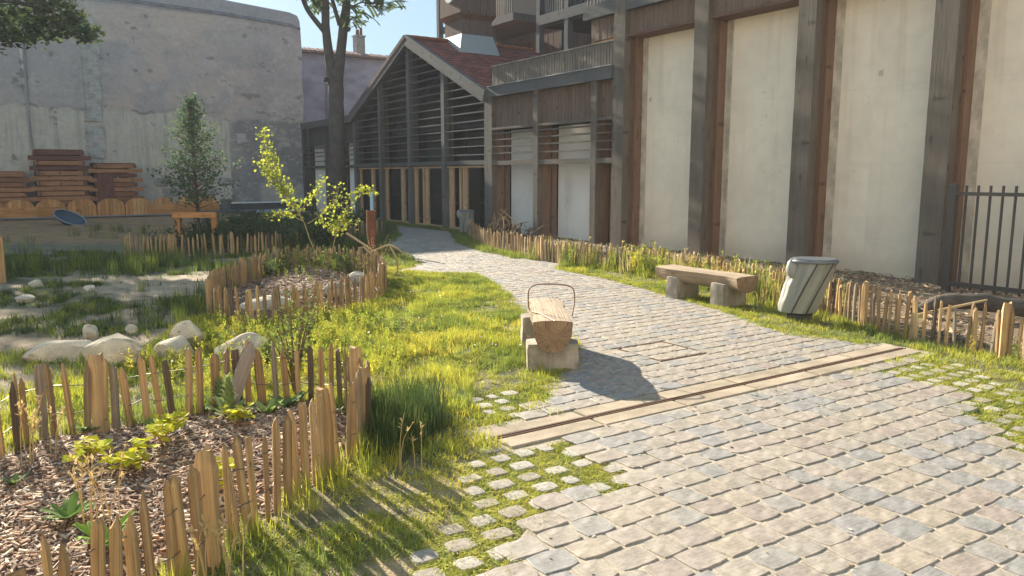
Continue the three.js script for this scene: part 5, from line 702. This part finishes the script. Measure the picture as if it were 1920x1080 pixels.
sow('meadow_weeds', 'sunlit wild flowers and weeds before the sapling loop', weedTuft, 2600, [-3.4, -0.6, 5.7, 9.6], (x, f) => free(x, f) ? sst(2.2, 0.7, Math.hypot((x + 2.3) / 0.9, (f - 7.5) / 1.2)) * 0.3 : 0, (x, f) => [0.10, 0.26], () => pick([LAWN, LIME, MID, LAWN]), 'wild flowers');
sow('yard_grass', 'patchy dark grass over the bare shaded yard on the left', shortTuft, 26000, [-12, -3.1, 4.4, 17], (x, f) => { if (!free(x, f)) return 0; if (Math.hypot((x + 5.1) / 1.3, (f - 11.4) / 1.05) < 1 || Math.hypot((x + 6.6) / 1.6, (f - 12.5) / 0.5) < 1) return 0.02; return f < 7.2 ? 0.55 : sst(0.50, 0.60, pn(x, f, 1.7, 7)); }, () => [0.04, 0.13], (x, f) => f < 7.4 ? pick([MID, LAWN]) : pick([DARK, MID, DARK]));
sow('wild_grass', 'tall dark wild grass across the back of the shaded yard', midTuft, 12000, [-13, -3.3, 7, 25], (x, f) => { if (!free(x, f)) return 0; const band = sst(12.6, 13.6, f) * sst(15.9, 14.6, f) * (x < -6.2 ? 1 : 0.35 * sst(14, 15, f)), nearLoop = sst(0.7, 0.2, distPoly(x, f, FB)) * (x < -3.3 ? 1 : 0.2), spot = sst(1.0, 0.5, Math.hypot((x + 4.1) / 0.75, (f - 9.3) / 1.1)), back = x > -8.2 && f > 16.8 && x < -3.2 - (21.5 - f) * -0.02 ? 0.7 : 0; return band * sst(0.3, 0.5, pn(x, f, 1.2, 8)) + nearLoop + spot * 0.8 + back + 0.12 * sst(0.55, 0.65, pn(x, f, 1.5, 9)); }, (x, f) => f > 12 ? [0.18, 0.42] : [0.12, 0.32], () => pick([DARK, DARK, MID]));
sow('back_shrubbery', 'dark leafy undergrowth between the back picket fence and the hall', weedTuft, 2600, [-8.2, -3.2, 16.9, 23.5], (x, f) => { const n = pn(x, f, 1, 10); return x < -3.9 && distPoly(x, f, FC, false) > 0.12 ? sst(0.3, 0.5, n) * (x > -6.5 ? 1 : 0.35) : 0; }, () => [0.3, 0.75], () => pick([DARK, [0.05, 0.085, 0.035]]), 'shrubs');
sow('loop_weeds', 'weeds growing among the bark inside the sapling loop', weedTuft, 700, [-4.2, -1.9, 8.8, 14.1], (x, f) => inPoly(x, f, BED_B) ? (f > 12.3 ? 0.4 : 0.07) : 0, (x, f) => f > 12 ? [0.2, 0.5] : [0.1, 0.25], () => pick([MID, DARK, [0.16, 0.13, 0.05]]), 'weeds');
sow('verge_grass', 'short sunlit grass verge along the right side of the path', shortTuft, 22000, [-2.2, 5.2, 4.2, 21.5], (x, f) => { if (!free(x, f)) return 0; const d = distPoly(x, f, FD, false); if (inPoly(x, f, SMALL_R)) return 0.9; return d < 3 && x > -2 + (21 - f) * 0.12 ? 0.9 : 0; }, (x, f) => inPoly(x, f, SMALL_R) ? [0.016, 0.036] : distPoly(x, f, FD, false) < 0.4 ? [0.05, f > 9.6 ? 0.2 : 0.12] : [0.03, 0.08], (x, f) => f > 15 ? MID : pn(x, f, 1.4, 12) > 0.45 ? LAWN : MID);
sow('fence_weeds', 'tall straggly weeds along the long right picket fence', weedTuft, 1300, [0.2, 5.4, 6, 15.6], (x, f) => { const d = distPoly(x, f, FD, false); return onPath(x, f) || d > 0.5 ? 0 : (f > 9.4 ? sst(0.5, 0.1, d) : 0.22 * sst(0.4, 0.1, d)) * sst(0.3, 0.52, pn(x, f, 1.5, 14)); }, (x, f) => f > 9.6 ? [0.28, 0.58] : [0.15, 0.3], () => pick([LAWN, MID, STRAW, LIME, MID]), 'weeds');
sow('fence_grass', 'seeding grasses leaning over the long right picket fence', midTuft, 4200, [0.2, 5.6, 5.4, 15.6], (x, f) => { const d = distPoly(x, f, FD, false); return onPath(x, f) || d > 0.55 ? 0 : (f > 9.4 ? 0.8 : 0.6) * sst(0.55, 0.1, d); }, (x, f) => f > 9.6 ? [0.25, 0.6] : [0.06, 0.2], (x, f) => f > 9.6 ? pick([LAWN, MID, STRAW, DARK]) : pick([DARK, MID, DARK]));  // near end takes darker greens: the shade there is put into the grass colour
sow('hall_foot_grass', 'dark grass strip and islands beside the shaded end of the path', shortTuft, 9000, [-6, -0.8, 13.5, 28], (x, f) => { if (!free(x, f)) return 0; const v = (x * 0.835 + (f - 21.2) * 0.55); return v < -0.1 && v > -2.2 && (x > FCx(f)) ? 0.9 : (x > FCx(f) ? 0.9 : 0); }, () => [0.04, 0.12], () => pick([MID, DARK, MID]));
function FCx(f) { if (f < 14.2) return -1.9; if (f < 16.6) return -3.2; for (let i = 1; i < FC.length; i++) if (FC[i][1] > f && f > 17) { const a = FC[i - 1], b = FC[i], t = (f - a[1]) / (b[1] - a[1]); return mixn(a[0], b[0], clamp(t)) + 0.1; } return f < 17 ? -4.6 : -5.2; }
// bark mulch, dead leaves
function chips(name, label, n, poly, box, size, tones) { const list = []; const geo = new THREE.BoxGeometry(1, 0.16, 0.24); { const p = geo.attributes.position; for (let i = 0; i < p.count; i++) if (p.getX(i) > 0) { p.setZ(i, p.getZ(i) * 0.5); p.setY(i, p.getY(i) + 0.05); } geo.computeVertexNormals(); } for (let i = 0; i < n; i++) { const x = rr(box[0], box[1]), f = rr(box[2], box[3]); if (!inPoly(x, f, poly)) continue; list.push({ p: V(x, groundHeight(x, f) + rr(0.0, 0.012), -f), e: [rr(-0.3, 0.3), rr(0, 6.28), rr(-0.4, 0.4)], s: mixn(size[0], size[1], Math.pow(rnd(), 2.2)), c: jit(pick(tones), 0.4) }); } const m = scatter(name, geo, new THREE.MeshStandardMaterial({ roughness: 0.9 }), list, scene); return tag(m, label, 'mulch', null, 'stuff'); }
const BARK = [[0.24, 0.155, 0.11], [0.32, 0.215, 0.15], [0.16, 0.10, 0.07], [0.42, 0.31, 0.22], [0.27, 0.175, 0.12], [0.52, 0.43, 0.33], [0.12, 0.08, 0.06]];
chips('bark_mulch', 'reddish bark chippings covering the foreground bed', 42000, BED_A, [-4.2, -0.9, 2.0, 5.7], [0.012, 0.07], BARK);
chips('bark_mulch', 'brown bark chippings inside the sapling loop', 9000, BED_B, [-4.2, -1.8, 8.6, 14.2], [0.03, 0.08], BARK);
chips('bark_mulch', 'dry bark and dead leaves behind the long right fence', 16000, BED_D, [-0.8, 7, 5.5, 21], [0.04, 0.11], [[0.30, 0.2, 0.12], [0.42, 0.32, 0.2], [0.2, 0.13, 0.08], [0.5, 0.42, 0.28]]);

{ const geo = new THREE.BoxGeometry(1, 0.2, 0.6), list = []; for (let i = 0; i < 900; i++) { const x = rr(-1, 4), f = rr(2.6, 11); if (!onPath(x, f)) continue; const near = sst(0.7, 0.05, edgeD(x, f)); if (rnd() > 0.12 + near) continue; list.push({ p: V(x, 0.003, -f), e: [rr(-0.2, 0.2), rr(0, 6.28), rr(-0.2, 0.2)], s: rr(0.006, 0.02), c: jit(pick([[0.2, 0.14, 0.08], [0.35, 0.28, 0.16], [0.10, 0.07, 0.05], [0.4, 0.38, 0.33]]), 0.3) }); } tag(scatter('grit', geo, new THREE.MeshStandardMaterial({ roughness: 1 }), list, scene), 'grit and scraps of dry leaf lying on the cobbles', 'grit', null, 'stuff'); }
// single plants in the foreground bed and elsewhere
const bladeG = (() => { const pos = [], idx = []; const L = [[0, 0.12], [0.3, 0.2], [0.65, 0.19], [0.9, 0.09]]; L.forEach(([t, w]) => { const y = 0.85 * t - 0.25 * t * t, z = t; pos.push(-w, y + 0.04, z, 0, y, z, w, y + 0.04, z); }); pos.push(0, 0.52, 1.02); for (let k = 0; k < 3; k++) { const a = k * 3; idx.push(a, a + 1, a + 3, a + 1, a + 4, a + 3, a + 1, a + 2, a + 4, a + 2, a + 5, a + 4); } idx.push(9, 10, 12, 10, 11, 12); const g = new THREE.BufferGeometry(); g.setAttribute('position', new THREE.Float32BufferAttribute(pos, 3)); g.setIndex(idx); g.computeVertexNormals(); return g; })();
function rosette(label, x, f, r, n, c, spike = 0, category = 'plant') {
  const g = thing('broad_leaf_plant', label, category, V(x, groundHeight(x, f), -f)); const mat = leafMat({ color: lin(...c), transmission: 0.35 });
  const a = []; for (let k = 0; k < n; k++) { const q = norm(bladeG); const s = r * rr(0.7, 1.1); q.scale(s * 0.8, s * rr(0.6, 1.3), s); q.rotateY(k * 2.4 + rr(-0.3, 0.3)); a.push(q); } obj('leaves', a, mat, g);
  if (spike) { const b = []; for (let k = 0; k < 46; k++) { const t = k / 46, q = norm(bladeG), s = 0.11 * (1 - 0.75 * t) + 0.02; q.scale(s * 0.8, s * 1.2, s); q.rotateX(-0.5); q.rotateY(k * 2.4); q.translate(0, t * spike, 0); b.push(q); } obj('flower_spike', b, mat, g); }
}
rosette('young mullein with a tall leafy spike near the leaning grey board', -1.98, 5.2, 0.16, 12, [0.26, 0.33, 0.12], 0.28);
rosette('second mullein spike just behind the first, by the fence', -2.12, 5.42, 0.15, 12, [0.22, 0.30, 0.12], 0.22);
rosette('bright rosette right of the mullein spikes', -1.74, 5.3, 0.14, 11, [0.30, 0.40, 0.10]);
rosette('dark rosette in the shade under the fence tip', -1.66, 5.48, 0.17, 10, [0.12, 0.20, 0.07]);
rosette('grey-green rosette at the foot of the back pickets', -2.87, 5.0, 0.13, 14, [0.20, 0.29, 0.10]);
rosette('small green sprig beside the thick post of the back run', -2.5, 5.12, 0.07, 8, [0.26, 0.36, 0.08]);
rosette('broad green leaves behind the front pickets at lower left', -1.86, 3.3, 0.15, 12, [0.22, 0.36, 0.05]);
rosette('green leaf clump left of the front pickets, partly behind dry stalks', -2.16, 3.55, 0.14, 14, [0.13, 0.22, 0.05]);
rosette('tiny green clump at the left edge of the mulch', -2.7, 3.97, 0.08, 10, [0.14, 0.22, 0.06]);
function limeShrub(label, x, f, h, n) { const g = thing('lime_shrub', label, 'shrub', V(x, groundHeight(x, f), -f)); const st = [], lv = []; for (let k = 0; k < 5; k++) { const a = rr(0, 6.28), e = V(Math.cos(a) * h * 0.7, h * rr(0.5, 1), Math.sin(a) * h * 0.7); st.push(norm(limb([V(0, 0, 0), e.clone().multiplyScalar(0.5).add(V(0, 0.02, 0)), e], [0.006, 0.005, 0.003], 5))); for (let i = 0; i < n / 5; i++) { const q = e.clone().multiplyScalar(rr(0.55, 1.05)); q.add(V(rr(-0.04, 0.04), rr(-0.02, 0.03), rr(-0.04, 0.04))); lv.push({ p: q, e: [rr(-1.9, -0.9), rr(0, 6.28), rr(-0.4, 0.4)], s: rr(0.045, 0.08), c: jit([0.52, 0.52, 0.03], 0.2) }); } } obj('stem', st, M.paleTwig, g); scatter('foliage', leafG, leafMat({ transmission: 0.5 }), lv, g); }
limeShrub('lime-yellow shrublet at the left of the mulched bed', -2.45, 4.25, 0.13, 60);
limeShrub('lime-yellow shrublet in the middle of the mulched bed', -2.2, 4.2, 0.14, 66);
limeShrub('largest lime-yellow shrublet, farther back in the mulch', -2.2, 4.62, 0.16, 80);
limeShrub('lime-yellow leaves in front of the mullein spikes', -1.87, 5.0, 0.13, 46);
limeShrub('faint lime sprig behind the front pickets', -1.62, 4.0, 0.12, 50);
limeShrub('small lime sprig farthest back in the mulched bed', -2.32, 5.05, 0.08, 30);
{ const g = thing('dark_twiggy_shrub', 'thin dark twiggy shrub growing through the back pickets', 'shrub', P(-1.68, 5.78)); const st = [], lv = []; for (let k = 0; k < 12; k++) { const a = rr(0, 6.28), e = V(Math.cos(a) * rr(0.1, 0.32), rr(0.5, 0.82), Math.sin(a) * rr(0.1, 0.3)); st.push(norm(limb([V(0, 0, 0), V(e.x * 0.35, e.y * 0.5, e.z * 0.35), e], [0.009, 0.006, 0.003], 5))); for (let i = 0; i < 26; i++) { const t = rr(0.4, 1.02); lv.push({ p: V(e.x * t + rr(-0.04, 0.04), e.y * t + rr(-0.04, 0.04), e.z * t + rr(-0.04, 0.04)), e: [rr(-1.8, 0), rr(0, 6.28), rr(-0.5, 0.5)], s: rr(0.025, 0.045), c: jit([0.12, 0.16, 0.04], 0.4) }); } } obj('stem', st, M.twig, g); scatter('foliage', leafG, leafMat(), lv, g); }
function dryStalks(label, x, f, n, h) { const g = thing('dry_stalks', label, 'dry grass', V(x, groundHeight(x, f), -f)); const a = []; for (let k = 0; k < n; k++) { const b = rr(0, 6.28), l = rr(0.05, 0.35) * h, hh = h * rr(0.6, 1), x0 = rr(-0.1, 0.1), z0 = rr(-0.1, 0.1); a.push(norm(limb([V(x0, 0, z0), V(x0 + Math.cos(b) * l * 0.3, hh * 0.6, z0 + Math.sin(b) * l * 0.3), V(x0 + Math.cos(b) * l, hh, z0 + Math.sin(b) * l)], [0.003, 0.0025, 0.0015], 4))); for (let i = 0; i < 5; i++) { const t = rr(0.7, 1), q = norm(narrowLeafG); q.scale(0.035, 0.035, 0.035); q.rotateX(rr(-1.2, 0)); q.rotateY(rr(0, 6.28)); q.translate(x0 + Math.cos(b) * l * t * t, hh * t, z0 + Math.sin(b) * l * t * t); a.push(q); } } obj('stalks', a, leafMat({ color: lin(0.55, 0.42, 0.2), transmission: 0.3 }), g, 'stuff'); }
dryStalks('dry straw stalks rising at the left of the mulched bed', -2.75, 4.3, 12, 0.4); dryStalks('dry straw stalks behind the nearest front pickets', -2.0, 3.5, 12, 0.42); dryStalks('dry seed stalks in the grass right of the fence tip', -0.62, 4.3, 4, 0.34); dryStalks('tall dry stalks just outside the front pickets at the bottom', -1.25, 3.05, 12, 0.36); dryStalks('dry stalks in front of the rusty pillar at the loop corner', -2.25, 12.7, 14, 0.75);
{ // daisies in the meadow
  const pet = new THREE.CircleGeometry(1, 7); pet.rotateX(-Math.PI / 2 + 0.3); const list = []; for (let i = 0; i < 240; i++) { const x = rr(-3.3, 0.4), f = rr(5.4, 12.5); if (!free(x, f)) continue; list.push({ p: V(x, groundHeight(x, f) + rr(0.05, 0.28), -f), e: [rr(-0.4, 0.8), rr(0, 6.28), 0], s: rr(0.006, 0.013), c: pick([[0.8, 0.8, 0.75], [0.8, 0.8, 0.75], [0.75, 0.6, 0.1], [0.6, 0.25, 0.12]]) }); }
  tag(scatter('daisies', pet, leafMat({ transmission: 0.2 }), list, scene), 'tiny white and yellow flowers dotted through the sunny lawn', 'flowers', null, 'stuff');
}
renderer.render(scene, camera);
